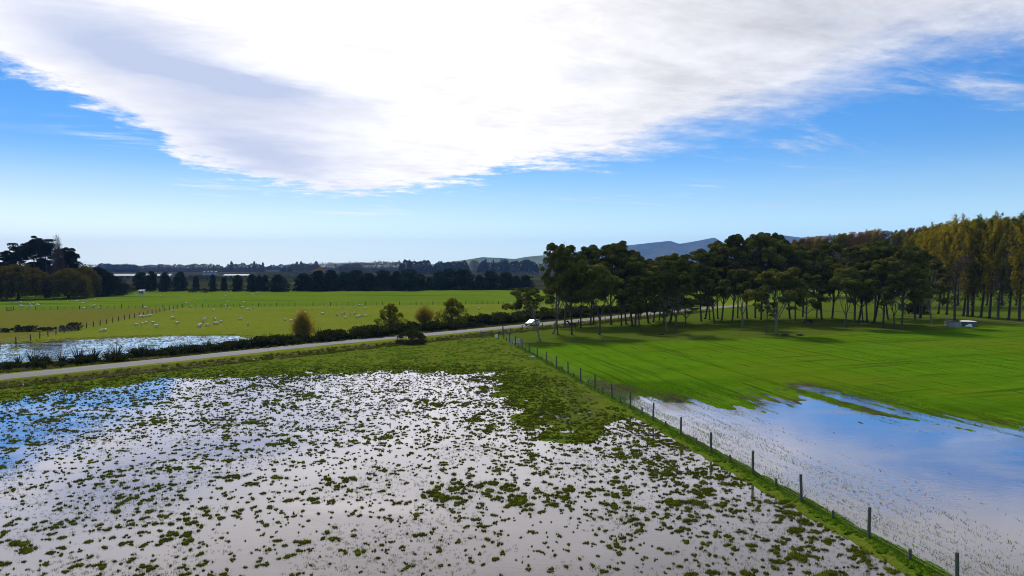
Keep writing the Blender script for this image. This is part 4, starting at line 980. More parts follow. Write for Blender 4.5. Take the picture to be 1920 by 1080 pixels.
    for j, (px, py, w_) in enumerate([(1708, 588, 3.4), (1722, 589, 2.6)]):
        p = ground_at(px, py); ob = link('understorey_shrub', bm_[j], None, p); ob.scale = (w_, w_, w_ * .9); tag(ob, ['wide dark shrub between gums and poplars', 'smaller dark shrub right of the wide one near the poplars'][j], 'shrub')
build_roadside()

def build_shelterbelt():
    K = Kind([bushy_proto('shelterbelt_tree', 100 + i, 11, 8, L_HEDGE, n=4200, leaf=.6, low=.0, taper=.1, nl=34, full=True) for i in range(4)], [11] * 4, [8] * 4)
    L = [(265, 26, 512), (284, 24, 510), (309, 24, 512), (338, 22, 511), (368, 12, 518), (399, 14, 516), (420, 12, 520), (446, 24, 517), (472, 18, 516), (487, 16, 518), (498, 14, 517), (522, 32, 516), (569, 30, 514), (598, 26, 509), (622, 30, 508), (645, 26, 512), (668, 30, 508), (690, 26, 513),
         (718, 32, 508), (743, 22, 510), (768, 34, 507), (788, 18, 515), (805, 14, 521), (824, 22, 510), (842, 26, 505), (868, 38, 506), (899, 20, 517), (920, 28, 509), (948, 28, 512), (968, 20, 518), (986, 26, 517)]
    for i, (px, w_, ty) in enumerate(L):
        p = ground_at(px, 545.5 + (i % 3) * .6 - (px > 600) * 1.5 - (px > 800) * 1.5); h = CAM_H + (500 - ty) / FPX * p.y; sz = 'slim' if w_ < 18 else ('broad' if w_ > 29 else 'round')
        K.put(i, p, h, w_ / FPX * p.y * (1.05 if px < 550 else 1.32) * (.9 + .25 * random.random()), i * 1.9, f'{sz} dark tree of the shelterbelt beyond the sheep, {ORD[i]} from the left', 'tree', 'shelterbelt trees beyond the sheep')
    K.clean()
    K = Kind([bushy_proto('low_bush', 110, 2.6, 5, L_HEDGE, n=700, leaf=.35, nl=10)], [2.6], [5])
    for i, (px, py, w_) in enumerate([(362, 548, 22), (383, 549, 14), (512, 547, 9), (535, 547.5, 17), (583, 546.5, 10), (598, 546.5, 12), (652, 546, 16), (685, 545, 22), (711, 546, 20), (925, 542, 24)]):
        p = ground_at(px, py); K.put(0, p, 2.4, w_ / FPX * p.y, i, 'low dark bush at the shelterbelt foot, %s from the left' % ORD[i], 'bush', 'low bushes at the shelterbelt foot')
    K.clean()
build_shelterbelt()

def build_far():
    def wood(name, d, p0, p1, mat, seed, spiky=0.0, leaf=2.4, n=5000, thick=30, base=0, label=None):
        """a far wood that reads as one mass: leaf clumps filling a long irregular body"""
        g = np.random.default_rng(seed); px = p0[0] + (p1[0] - p0[0]) * g.random(n); dd = d + thick * (g.random(n) - .5)
        top = p0[1] + (p1[1] - p0[1]) * (px - p0[0]) / (p1[0] - p0[0]); lump = fbm(px * .22, px * 0, seed, 3) * 7 - 3.5
        top = top + lump * (1 if not spiky else .6) - spiky * (vnoise(px * .55, px * 0, seed + 3) > .72) * 2.5
        h = CAM_H + (500 - top) / FPX * d; z = base + (h - base) * g.random(n) ** .75; x = (px - 960) / FPX * dd
        z = base + (z - base) * (.35 + .65 * np.minimum(1, np.minimum(px - p0[0], p1[0] - px) / 9.0) ** .5)
        V, F_ = quads(np.stack([x, dd, z], -1), leaf * (.6 + .7 * g.random(n)), g, 1.3 + spiky * .3); V[:, 2] = np.maximum(V[:, 2], .05)
        tag(link(name, np_mesh(name, V, F_, [mat])), label, None, None, 'stuff')
    wood('far_wood', 2500, (182, 494), (262, 497), L_FARDARK, 201, .6, 4.0, 3500); wood('far_wood', 1750, (180, 503), (262, 505), L_FARDARK, 202, 0, 2.6, 3000)
    wood('far_plantation', 1900, (256, 498), (420, 496), L_FARWOOD, 203, 0, 2.6, 7000); wood('far_plantation', 1900, (420, 496), (496, 494), L_FARWOOD, 204, 0, 2.6, 4200)
    wood('far_wood', 2900, (496, 498), (600, 495), L_FARDARK, 205, 0, 4.2, 3500); wood('far_wood', 2000, (540, 497), (680, 492), L_FARWOOD, 206, .8, 2.8, 5200)
    wood('far_wood', 1700, (636, 494), (760, 491), L_FARWOOD, 207, .9, 2.4, 6000); wood('far_gum_wood', 1450, (748, 488), (812, 490), L_FARDARK, 208, 0, 2.4, 5000); wood('far_gum_wood', 1450, (812, 492), (880, 490), L_FARDARK, 209, 0, 2.4, 4500)
    wood('far_wood', 1600, (895, 494), (1010, 490), L_FARDARK, 210, .8, 2.4, 5000); wood('far_wood', 3600, (-400, 494), (185, 495), L_FARDARK, 211, .5, 5.0, 6000)
    wood('far_wood', 2400, (1000, 494), (1500, 490), L_FARDARK, 212, .3, 3.6, 8000); wood('far_wood', 1300, (1500, 488), (2150, 484), L_FARWOOD, 213, .6, 2.6, 10000)
    rt = Kind([bushy_proto('round_tree', 121, 16, 15, L_OLIVE, n=2400, leaf=1.0, low=.15, nl=24), bushy_proto('round_tree', 122, 16, 14, L_YELLOW, n=2400, leaf=1.0, low=.12, nl=24), bushy_proto('round_tree', 123, 16, 13, L_HEDGE, n=2400, leaf=1.0, low=.1, nl=24), bushy_proto('round_tree', 124, 16, 13, L_RUST, n=2000, leaf=1.0, low=.2, nl=20)], [16] * 4, [15, 14, 13, 13])
    for px, ty, by, w_, k, lab in [(600, 503.5, 513, 24, 1, 'bright yellow round tree on the far plain'), (889, 488.5, 507, 22, 0, 'olive round tree by the far hedges, pale rim'), (908, 489, 507, 20, 2, 'green round tree right of the olive one, far off'), (947, 487, 507, 20, 2, 'dark twin-topped tree on the far plain near the gums'),
                                   (967, 489, 508, 14, 3, 'rust-red slim tree on the far plain near the gums'), (988, 487.5, 508, 28, 2, 'broad dark tree at the left of the gum grove, far off'), (864, 500, 509, 13, 3, 'small pinkish tree before the far dark wood'), (837, 502, 509, 10, 3, 'smaller pinkish tree left of another on the far plain'), (882, 505, 509, 11, 0, 'low olive tree on the far hedge line'),
                                   (532, 502, 511, 14, 2, 'dark round tree left of the yellow one, far off'), (205, 511, 521, 8, 2, 'grey-green tree at the left end of the long shed'), (543, 503, 511, 9, 2, 'small dark tree nearest the yellow one on its left')]:
        p = at(px, by, 0); rt.put(k, p, CAM_H + (500 - ty) / FPX * p.y, w_ / FPX * p.y, px, lab)
    rt.clean()
    sp = Kind([bushy_proto('poplar_spire', 131, 30, 8, L_FARWOOD, n=1800, leaf=1.6, nl=24), bushy_proto('poplar_spire', 132, 30, 8, L_FARDARK, n=1800, leaf=1.6, nl=24)], [30, 30], [8, 8])
    for i, (px, ty, w_) in enumerate([(298, 495, 4), (434, 490, 6), (477, 490, 5), (493, 492, 5), (557, 491, 7), (565, 490, 6), (593, 490, 8), (768, 487, 7), (911, 486, 5), (925, 487, 4), (940, 486, 4)]):
        p = at(px, 508.5, 0); sp.put(i, p, CAM_H + (500 - ty) / FPX * p.y, w_ / FPX * p.y * 1.3, i, 'narrow tree spire rising above the far woods, %s from the left' % ORD[i], 'tree', 'tree spires above the far woods')
    sp.clean()
    def hedge(px0, px1, py, h, lab, th=2.5, mat=L_HEDGE):
        a, b = at(px0, py, 0), at(px1, py, 0); n = int((b - a).length * 12) + 200; g = np.random.default_rng(int(px0 + py * 7)); t = g.random(n)
        z = h * g.random(n) ** .6 * (.85 + .3 * vnoise(t * (b - a).length * .15, t * 0, 5)); V, F_ = quads(np.stack([a.x + (b.x - a.x) * t, a.y + (b.y - a.y) * t + th * (g.random(n) - .5), z], -1), .9 * (.7 + .6 * g.random(n)), g, 1.2)
        V[:, 2] = np.maximum(V[:, 2], .02); tag(link('hedge', np_mesh('hedge', V, F_, [mat])), lab, 'hedge', 'clipped hedges on the far plain')
    hedge(330, 440, 527, 3.2, 'dark hedge just behind the shelterbelt below the silos'); hedge(355, 405, 521, 3.4, 'short dark hedge in front of the silos'); hedge(480, 760, 513.5, 4.2, 'long dark hedge below the yellow tree'); hedge(470, 700, 519, 3.6, 'long hedge nearer than the one below the yellow tree')
    hedge(700, 1000, 512, 4.4, 'long dark hedge in front of the far gum wood'); hedge(880, 1010, 510, 4.6, 'tall clipped hedge beneath the olive round tree'); hedge(780, 1010, 516.5, 3.4, 'pale-topped hedge right behind the shelterbelt'); hedge(210, 330, 524, 3.4, 'dark hedge in front of the long white shed')
    hedge(300, 520, 546.6, 1.4, 'low dark hedge at the shelterbelt foot, left half', 2.0); hedge(520, 770, 545.8, 1.3, 'low dark hedge at the shelterbelt foot, middle', 2.0)
    hedge(330, 1000, 524, 3.0, 'long hedge directly behind the shelterbelt trees', 4); hedge(420, 1000, 507, 5.5, 'long dark hedge at the foot of the far woods', 6)
    hedge(255, 500, 511, 4.5, 'dark hedge behind the farm sheds')
build_far()

# ================================================================== FENCES, GATES, POLES
POST = simple('weathered_post', (.085, .090, .072), .9, .35, 6)
POSTD = simple('old_post', (.060, .052, .042), .9, .35, 6)
WIRE = simple('fence_wire', (.16, .165, .17), .5, .2, 4, .7)
GALV = simple('galvanised_steel', (.24, .29, .28), .5, .2, 5, .5)
WOOD = simple('grey_rails', (.13, .115, .10), .9, .3, 5)
WHITE = simple('white_paint', (.78, .78, .77), .5, .06, 3)
def post(par, p, h, r, mat, g, name='post', lean=.03):
    mb = MB(); lx, ly = g.gauss(0, lean) * h, g.gauss(0, lean) * h
    mb.tube([(p.x, p.y, p.z - .4), (p.x + lx * .5, p.y + ly * .5, p.z + h * .5), (p.x + lx, p.y + ly, p.z + h - .03), (p.x + lx, p.y + ly, p.z + h)], [r * 1.05, r, r * .97, r * .7], 7); return mb.build(name, mat, par)
def wires(par, pts, hs, r=.006):
    mb = MB()
    for h in hs:
        for a, b in zip(pts[:-1], pts[1:]):
            m = (a + b) / 2; mb.tube([(a.x, a.y, a.z + h), (m.x, m.y, m.z + h - .012), (b.x, b.y, b.z + h)], r, 4, 0, False)
    return mb.build('wire', WIRE, par)
def G(p): return Vector((p.x, p.y, gz(p.x, p.y)))
def build_fences():
    g = random.Random(3)
    f = thing('deer_fence', (0, 0, 0), 0, 'long deer fence of tall and short posts between the two flooded paddocks', 'fence'); tops = []
    ys = [19.72 + 5.72 * k for k in range(22)]
    for k, y in enumerate(ys):
        p = Vector((xf(y) + g.gauss(0, .05), y, 0)); p.z = max(0.05, gz(p.x, p.y)); post(f, p, 1.88 - p.z + g.gauss(0, .05), .09, POST, g, 'tall_post', .016); tops.append(p)
        if k < 21:
            ym = y + 2.86; q = Vector((xf(ym) + g.gauss(0, .06), ym, 0)); q.z = max(.05, gz(q.x, q.y)); post(f, q, .80 - q.z + g.gauss(0, .06), .08, POST, g, 'short_post', .02)
    wires(f, tops, (.12, .28, .44, .62, .82, 1.04, 1.28, 1.48), .005)
    def line(name, px, lab, step, h, r, mat, hs, drop=True, wr=.012):
        f = thing(name, (0, 0, 0), 0, lab, 'fence'); P = [at(*q) for q in px]; pts = []
        for a, b in zip(P[:-1], P[1:]):
            n = max(1, round((b - a).length / step)); pts += [G(a.lerp(b, k / n)) for k in range(n)]
        pts.append(G(P[-1]))
        for i, p in enumerate(pts):
            post(f, p, h * (1 + g.gauss(0, .06)), r, mat, g)
            if drop and i + 1 < len(pts):
                for t in (.33, .66): post(f, p.lerp(pts[i + 1], t), h * .8, r * .4, mat, g, 'batten')
        wires(f, pts, hs, wr); return f
    line('pasture_fence', [(-60, 583), (343, 577), (620, 573.5), (994, 570)], 'wire fence crossing the sheep pasture from side to side', 6.4, 1.35, .12, POSTD, (.3, .6, .9, 1.2), True)
    line('pasture_fence', [(-40, 653), (0, 647.5), (58, 639), (105, 628), (148, 618.5), (243, 598.5), (300, 585), (341, 577.5)], 'diagonal wire fence running up from the far pond', 4.4, 1.35, .10, POSTD, (.3, .6, .9, 1.2), False)
    line('pasture_fence', [(-60, 624), (0, 623.5), (112, 621.5)], 'short fence with dark shrubs ending at the wooden gate', 5.0, 1.3, .10, POSTD, (.4, .8, 1.15), False)
    line('roadside_fence', [(902, 633), (943, 628), (979, 624), (1017, 619), (1060, 613), (1108, 607), (1160, 602), (1220, 596), (1290, 589.5)], 'thin post fence between road and gum grove', 5.6, 1.55, .10, POST, (.35, .7, 1.05, 1.4), False)
    line('stake_fence', [(966, 651), (1008, 647), (1130, 642), (1290, 637), (1480, 630)], 'light stake fence along the grove front edge', 13, 1.0, .04, POST, (.55, .9), False, .006)
    line('paddock_fence', [(1700, 578), (1800, 578), (1960, 580)], 'fence behind the poplars along a green field', 7, 1.3, .09, POSTD, (.4, .8, 1.15), False)
    # wooden gate in the diagonal fence
    def rail_gate(name, pa, pb, lab, h, rails, mat, pr, cat='gate', brace=True):
        a, b = G(at(*pa)), G(at(*pb)); t = thing(name, (0, 0, 0), 0, lab, cat)
        for p in (a, b): post(t, p, h + .25, pr, mat, g, 'gate_post', 0)
        for k in range(rails):
            z = .2 + (h - .2) * k / (rails - 1); mb = MB(); mb.tube([(a.x, a.y, a.z + z), (b.x, b.y, b.z + z)], .045 if rails > 3 else .07, 6); mb.build('rail', mat, t)
        if brace: mb = MB(); mb.tube([(a.x, a.y, a.z + .2), (b.x, b.y, b.z + h)], .03, 6); mb.build('brace', mat, t)
        return t
    rail_gate('farm_gate', (113.5, 622), (146, 620.5), 'dark wooden gate with shrubs beside the far pond', 1.25, 3, POSTD, .14)
    rail_gate('farm_gate', (957, 648.5), (976, 647), 'grey five-bar metal gate at the corner of the crop', 1.2, 5, GALV, .10)
    rail_gate('rail_fence', (902, 633.5), (922, 631.5), 'weathered wooden rails at the paddock corner by the road', 1.1, 3, WOOD, .12, 'fence', False)
    rail_gate('rail_fence', (949, 626.8), (957.5, 626), 'short single-rail fence beside the tall corner post', .95, 2, WOOD, .10, 'fence', False)
    rail_gate('farm_gate', (13, 583.5), (21, 583), 'small grey gate in the pasture fence at far left', 1.1, 3, POSTD, .1)
    t = thing('corner_post', (0, 0, 0), 0, 'tall thick strainer post at the paddock corner by the road', 'post'); p = G(at(943, 629)); post(t, p, 2.1, .13, POST, g, 'post', 0); mb = MB(); mb.tube([(p.x + 1.6, p.y + .4, p.z), (p.x + .05, p.y, p.z + 1.3)], .06, 6); mb.build('brace', POST, t)
    # small white notice board by the corner
    p = G(at(931, 635.5)); t = thing('notice_board', p, R(20), 'small white board leaning on a dark post at the paddock corner', 'sign'); mb = MB(); mb.box((0, 0, .55), (.55, .05, .85)); mb.build('panel', WHITE, t); mb = MB(); mb.tube([(.36, .05, -.2), (.36, .05, 1.2)], .09, 7); mb.build('post', POSTD, t)
    p = G(at(998.5, 670)); t = MB(); t.box((0, 0, .08), (.95, .16, .10)); t.box((.1, .01, .15), (.6, .12, .05)); o = t.build('plank', WHITE, None, False, p); o.rotation_euler = (0, R(-3), R(-40)); tag(o, 'short white plank lying in the grass by the deer fence', 'plank')
    # power poles
    tops = []
    for i, px in enumerate((586, 780.5, 947)):
        p = G(at(px, 545 - i * 1.0)); t = thing('power_pole', p, 0, ['power pole with a pale box, left of three before the shelterbelt', 'power pole in the middle of three before the shelterbelt', 'power pole nearest the gum grove, right of three'][i], 'pole', 'power poles before the shelterbelt'); mb = MB(); mb.tube([(0, 0, -.5), (0, 0, 8.8)], [.17, .11], 8); mb.build('pole', WOOD, t)
        mb = MB(); mb.box((0, -.14, 8.3), (2.2, .12, .14)); mb.build('crossarm', WOOD, t)
        for x in (-.95, -.3, .95): mb = MB(); mb.lathe([(.03, 8.37), (.07, 8.42), (.05, 8.5), (.07, 8.54), (.02, 8.62)], 8, (x, -.14, 0)); mb.build('insulator', WHITE, t, True)
        if i == 0: mb = MB(); mb.box((.05, -.3, 6.6), (.55, .35, .8), taper=.9); mb.build('transformer', WHITE, t)
        tops.append(p)
    for j, x in enumerate((-.95, .95)):
        mb = MB()
        for a, b in zip(tops[:-1], tops[1:]):
            mb.tube([(a.x + x + (b.x - a.x) * k / 8, a.y - .14 + (b.y - a.y) * k / 8, 8.62 - 1.0 * math.sin(math.pi * k / 8)) for k in range(9)], .018, 4, 0, False)
        tag(mb.build('power_line', POSTD), ['power line strung on the left crossarm ends of the poles', 'power line strung on the right crossarm ends of the poles'][j], 'power line')
build_fences()

# ================================================================== BUILDINGS
ROOFW = simple('pale_roof', (.36, .37, .38), .6, .1, .5); WALLD = simple('shed_wall', (.20, .215, .24), .8, .15, .5); DARK = simple('dark_opening', (.02, .02, .022), .8, .2, 2)
SILO = simple('silo_steel', (.40, .42, .45), .45, .15, 1.0, .5); CONC = simple('concrete', (.27, .28, .27), .9, .25, 2.0)
def shed(name, px0, px1, py, ty, depth, lab, doors=4, roof=ROOFW, wall=WALLD):
    a, b = at(px0, py, 0), at(px1, py, 0); L = (b - a).length; h = (py - ty) / FPX * a.y; e = h * .62; t = thing(name, ((a.x + b.x) / 2, a.y + depth / 2, .1), 0, lab, 'building')
    mb = MB(); mb.box((0, 0, e / 2), (L, depth, e)); mb.add([(-L / 2, -depth / 2, e), (-L / 2, depth / 2, e), (-L / 2, 0, h), (L / 2, -depth / 2, e), (L / 2, depth / 2, e), (L / 2, 0, h)], [(0, 2, 1), (3, 4, 5)]); mb.build('wall', wall, t)
    mb = MB()
    for s in (-1, 1):
        y0, y1 = s * (depth / 2 + .5), 0; z0, z1 = e - (h - e) * .5 / (depth / 2) + .05, h + .05; x = L / 2 + .4
        mb.add([(-x, y0, z0), (x, y0, z0), (x, y1, z1), (-x, y1, z1), (-x, y0, z0 + .12), (x, y0, z0 + .12), (x, y1, z1 + .12), (-x, y1, z1 + .12)], [(0, 1, 2, 3), (4, 7, 6, 5), (0, 4, 5, 1), (1, 5, 6, 2), (2, 6, 7, 3), (3, 7, 4, 0)])
    mb.build('roof', roof, t)
    for k in range(doors):
        x = -L / 2 + L * (k + .5) / doors; mb = MB(); mb.box((x, -depth / 2 - .03, e * .42), (min(4.2, L / doors * .5), .08, e * .8)); mb.build('door' if k % 3 == 0 else 'window', DARK, t)
    return t
def build_buildings():
    shed('long_shed', 210, 318, 522.5, 514, 14, 'long low white-roofed farm shed behind the left shelterbelt', 9)
    shed('farm_shed', 419, 465, 520, 514.5, 12, 'white-roofed farm shed right of the silos', 5)
    shed('farm_shed', 318, 336, 521, 516.5, 10, 'low grey shed touching the long white one', 3, WALLD, WALLD)
    for i, (px, w_, ty) in enumerate([(383.5, 5.4, 508.3), (390.5, 5.4, 508.3), (397, 6.2, 507.8), (405, 6.4, 508.8)]):
        p = at(px, 519.5 - (i % 2) * .6, 0); r = w_ / 2 / FPX * p.y; h = (519.5 - ty) / FPX * p.y; t = thing('silo', (p.x, p.y, .1), 0, ['leftmost of four steel silos on the far farm', 'second of four steel silos from the left', 'brightest domed steel silo, third of four', 'rightmost of four steel silos, wide and pale domed'][i], 'silo', 'silos on the far farm')
        mb = MB(); mb.lathe([(r, 0), (r, h * .30), (r * 1.02, h * .31), (r, h * .33), (r, h * .76), (r * 1.04, h * .77)], 20); mb.build('tank', SILO, t, True)
        mb = MB(); mb.lathe([(r * 1.06, h * .775), (r * .8, h * .88), (r * .4, h * .97), (r * .12, h)], 20); mb.build('roof', ROOFW, t, True)
        mb = MB(); mb.tube([(r * .3, -r - .1, 0), (r * .3, -r - .1, h * .8)], .08, 5); mb.tube([(-r * .1, -r - .1, 0), (-r * .1, -r - .1, h * .8)], .08, 5); mb.build('ladder', SILO, t)
    p = G(at(266, 552)); t = thing('pump_hut', p, R(8), 'little white hut at the pasture edge below the shelterbelt', 'hut'); mb = MB(); mb.box((0, 0, 1.0), (2.7, 2.2, 2.0)); mb.build('wall', simple('hut_wall', (.50, .53, .58), .8, .12, 1), t)
    mb = MB(); mb.add([(-1.5, -1.3, 2.01), (1.5, -1.3, 2.01), (1.5, 1.3, 2.35), (-1.5, 1.3, 2.35), (-1.5, -1.3, 2.13), (1.5, -1.3, 2.13), (1.5, 1.3, 2.47), (-1.5, 1.3, 2.47)], [(0, 3, 2, 1), (4, 5, 6, 7), (0, 1, 5, 4), (1, 2, 6, 5), (2, 3, 7, 6), (3, 0, 4, 7)]); mb.build('roof', ROOFW, t)
    for x in (-.7, .15, .85): mb = MB(); mb.box((x, -1.12, 1.15), (.4, .06, .8)); mb.build('window' if x != .15 else 'door', DARK, t)
    # two stock-water tanks at the end of the grove
    p = G(at(1795, 613.5)); p.y += 1.75; t = thing('water_tank', p, 0, 'round concrete water tank with dark sagging cover', 'water tank'); mb = MB(); mb.lathe([(1.72, -.2), (1.74, .5), (1.72, 1.05), (1.80, 1.06), (1.80, 1.16), (1.6, 1.16)], 28); mb.build('wall', CONC, t)
    mb = MB(); mb.lathe([(1.66, 1.17), (1.5, 1.30), (.9, 1.45), (.3, 1.55), (.05, 1.58)], 24); mb.build('cover', simple('net_cover', (.025, .03, .035), .9, .5, 5), t, True)
    p = G(at(1824, 613)); p.y += 1.8; t = thing('water_tank', p, R(6), 'blue-grey water tank with flat white lid', 'water tank'); mb = MB(); mb.lathe([(1.60, -.2), (1.66, .6), (1.7, 1.12)], 28); mb.build('wall', simple('blue_tank', (.085, .10, .145), .7, .2, 2), t)
    mb = MB(); mb.lathe([(1.82, 1.13), (1.84, 1.2), (1.5, 1.3), (.1, 1.42)], 28); mb.build('lid', WHITE, t, True)
    p = G(at(1817, 613.8)); t = thing('drinking_trough', p, R(15), 'small white tilted trough in front of the blue-grey tank', 'trough'); mb = MB(); mb.add([(-.85, -.3, .35), (.5, -.35, .62), (.5, .35, .66), (-.85, .3, .39), (-.8, -.25, .05), (.45, -.3, .05), (.45, .3, .05), (-.8, .25, .05), (-.7, -.2, .36), (.4, -.25, .6), (.4, .25, .63), (-.7, .2, .39)],
        [(0, 4, 5, 1), (1, 5, 6, 2), (2, 6, 7, 3), (3, 7, 4, 0), (4, 7, 6, 5), (0, 1, 9, 8), (1, 2, 10, 9), (2, 3, 11, 10), (3, 0, 8, 11)]); mb.build('basin', WHITE, t); mb = MB(); mb.tube([(.62, -.3, .0), (.62, .3, .0)], .2, 12); mb.build('drum', WHITE, t)
    for i, (px, py, L, a) in enumerate([(1472, 629, 1.6, .2), (1500, 629.5, 1.4, -.1), (1240, 628, 1.2, .4)]):
        p = G(at(px, py)); mb = MB(); mb.tube([(-L / 2, 0, .16), (0, .05, .2), (L / 2, 0, .15)], [.17, .19, .13], 8); mb.tube([(.1, 0, .2), (.35, .2, .5)], [.06, .03], 6); o = mb.build('fallen_log', BARK_DARK, None, True, p); o.rotation_euler = (0, 0, a); tag(o, ['short dark log in the grass by the broad pale gum', 'smaller log right of the broad pale gum', 'short log before the thin pale gum'][i], 'log')
build_buildings()

# ================================================================== CAR
def build_car():
    PAINT, w, out = material('white_car_paint'); p_ = w.new('ShaderNodeBsdfPrincipled'); p_.inputs['Base Color'].default_value = (.74, .75, .76, 1); p_.inputs['Roughness'].default_value = .28; p_.inputs['Coat Weight'].default_value = .5; w.l.new(p_.outputs[0], out.inputs[0])
    GLASS, w, out = material('car_glass'); p_ = w.new('ShaderNodeBsdfPrincipled'); p_.inputs['Base Color'].default_value = (.012, .014, .016, 1); p_.inputs['Roughness'].default_value = .06; w.l.new(p_.outputs[0], out.inputs[0])
    TYRE = simple('tyre', (.02, .02, .02), .9, .2, 5); RIM = simple('alloy_rim', (.35, .36, .37), .35, .1, 5, .8); LAMP = simple('lamp_lens', (.55, .57, .6), .15, .05, 4); RED = simple('tail_lamp', (.35, .02, .02), .2, .1, 4); BLK = simple('black_trim', (.025, .025, .027), .6, .15, 6)
    p = at(1007, 612.5); k = road_d(p.x, p.y); s = road_s(p.x, p.y); off = -1.35
    loc = Vector((ra.x + RD.x * s + RN.x * off, ra.y + RD.y * s + RN.y * off, .285)); ang = math.atan2(-RD.y, -RD.x)
    c = thing('car', loc, ang, 'white hatchback driving along the road, partly behind the leaning gum', 'car')
    # body: cross sections along its length (x forward)
    secs = [(-2.10, .72, .50, .92), (-2.02, .84, .34, 1.02), (-1.6, .89, .26, 1.04), (-.6, .90, .24, 1.00), (.6, .90, .24, .98), (1.2, .89, .25, .93), (1.75, .84, .28, .82), (2.05, .72, .36, .70), (2.14, .55, .42, .60)]
    V = []; n = 10
    for x, hw, z0, z1 in secs:
        prof = [(hw * .86, z0), (hw, z0 + .12), (hw, (z0 + z1) / 2), (hw * .97, z1 - .08), (hw * .86, z1)]
        V += [(x, y, z) for y, z in prof] + [(x, -y, z) for y, z in reversed(prof)]
    Fq = [(i * n + j, i * n + (j + 1) % n, (i + 1) * n + (j + 1) % n, (i + 1) * n + j) for i in range(len(secs) - 1) for j in range(n)]
    mb = MB(); mb.add(V, Fq + [tuple(reversed(range(n))), tuple((len(secs) - 1) * n + j for j in range(n))])
    # cabin shell
    cab = [(-1.98, .74, .98, 1.0), (-1.62, .70, .98, 1.42), (-.7, .68, .97, 1.50), (.05, .66, .96, 1.47), (.55, .68, .95, 1.20), (1.05, .74, .93, .95)]
    V = []
    for x, hw, z0, z1 in cab: V += [(x, hw + .10, z0 - .04), (x, hw, z1 - .06), (x, hw * .85, z1), (x, -hw * .85, z1), (x, -hw, z1 - .06), (x, -hw - .10, z0 - .04)]
    n = 6; mb.add(V, [(i * n + j, i * n + j + 1, (i + 1) * n + j + 1, (i + 1) * n + j) for i in range(len(cab) - 1) for j in range(n - 1)])
    mb.build('body', PAINT, c, True)
    for s in (1, -1):
        for nm, q in (('side_window', [(-1.55, 1.03), (-1.40, 1.34), (-.78, 1.41), (-.72, 1.03)]), ('side_window', [(-.64, 1.03), (-.66, 1.41), (.02, 1.39), (.12, 1.03)]), ('side_window', [(.18, 1.03), (.10, 1.37), (.46, 1.20), (.72, 1.02)])):
            yy = lambda z: s * (.825 - (z - .95) * .19)
            mb = MB(); P = [(x, yy(z), z) for x, z in q]; Q = [(x, yy(z) - s * .05, z) for x, z in q]; f = [(0, 1, 2, 3), (7, 6, 5, 4)] + [(i, 4 + i, 4 + (i + 1) % 4, (i + 1) % 4) for i in range(4)]; mb.add(P + Q, f); mb.build(nm, GLASS, c)
        for x in (-1.32, 1.36):
            wl = thing('wheel', (x, s * .80, .32)); wl.parent = c; mb = MB(); mb.tube([(0, -.11, 0), (0, -.09, 0), (0, .09, 0), (0, .11, 0)], [.28, .33, .33, .28], 18); mb.build('tyre', TYRE, wl, True); mb = MB(); mb.tube([(0, s * .10, 0), (0, s * .125, 0)], [.21, .19], 16); mb.build('rim', RIM, wl)
        mb = MB(); mb.box((1.93, s * .58, .72), (.30, .34, .16), s * -.35, 0, .8); mb.build('headlight', LAMP, c); mb = MB(); mb.box((-2.06, s * .62, .86), (.12, .3, .22)); mb.build('tail_light', RED, c)
        mb = MB(); mb.box((.62, s * .98, 1.02), (.14, .2, .13)); mb.build('wing_mirror', PAINT, c)
    mb = MB(); mb.add([(.14, .56, 1.46), (.14, -.56, 1.46), (1.06, -.68, .975), (1.06, .68, .975), (.12, .56, 1.41), (.12, -.56, 1.41), (1.02, -.68, .93), (1.02, .68, .93)], [(0, 3, 2, 1), (4, 5, 6, 7), (0, 1, 5, 4), (1, 2, 6, 5), (2, 3, 7, 6), (3, 0, 4, 7)]); mb.build('windscreen', GLASS, c)
    mb = MB(); mb.add([(-1.70, .56, 1.42), (-1.70, -.56, 1.42), (-2.02, -.6, 1.04), (-2.02, .6, 1.04), (-1.66, .56, 1.38), (-1.66, -.56, 1.38), (-1.98, -.6, 1.0), (-1.98, .6, 1.0)], [(0, 1, 2, 3), (7, 6, 5, 4), (0, 4, 5, 1), (1, 5, 6, 2), (2, 6, 7, 3), (3, 7, 4, 0)]); mb.build('rear_window', GLASS, c)
    mb = MB(); mb.box((2.10, 0, .52), (.12, .9, .16)); mb.build('grille', BLK, c); mb = MB(); mb.box((2.0, 0, .34), (.30, 1.3, .12)); mb.build('bumper', BLK, c)
build_car()

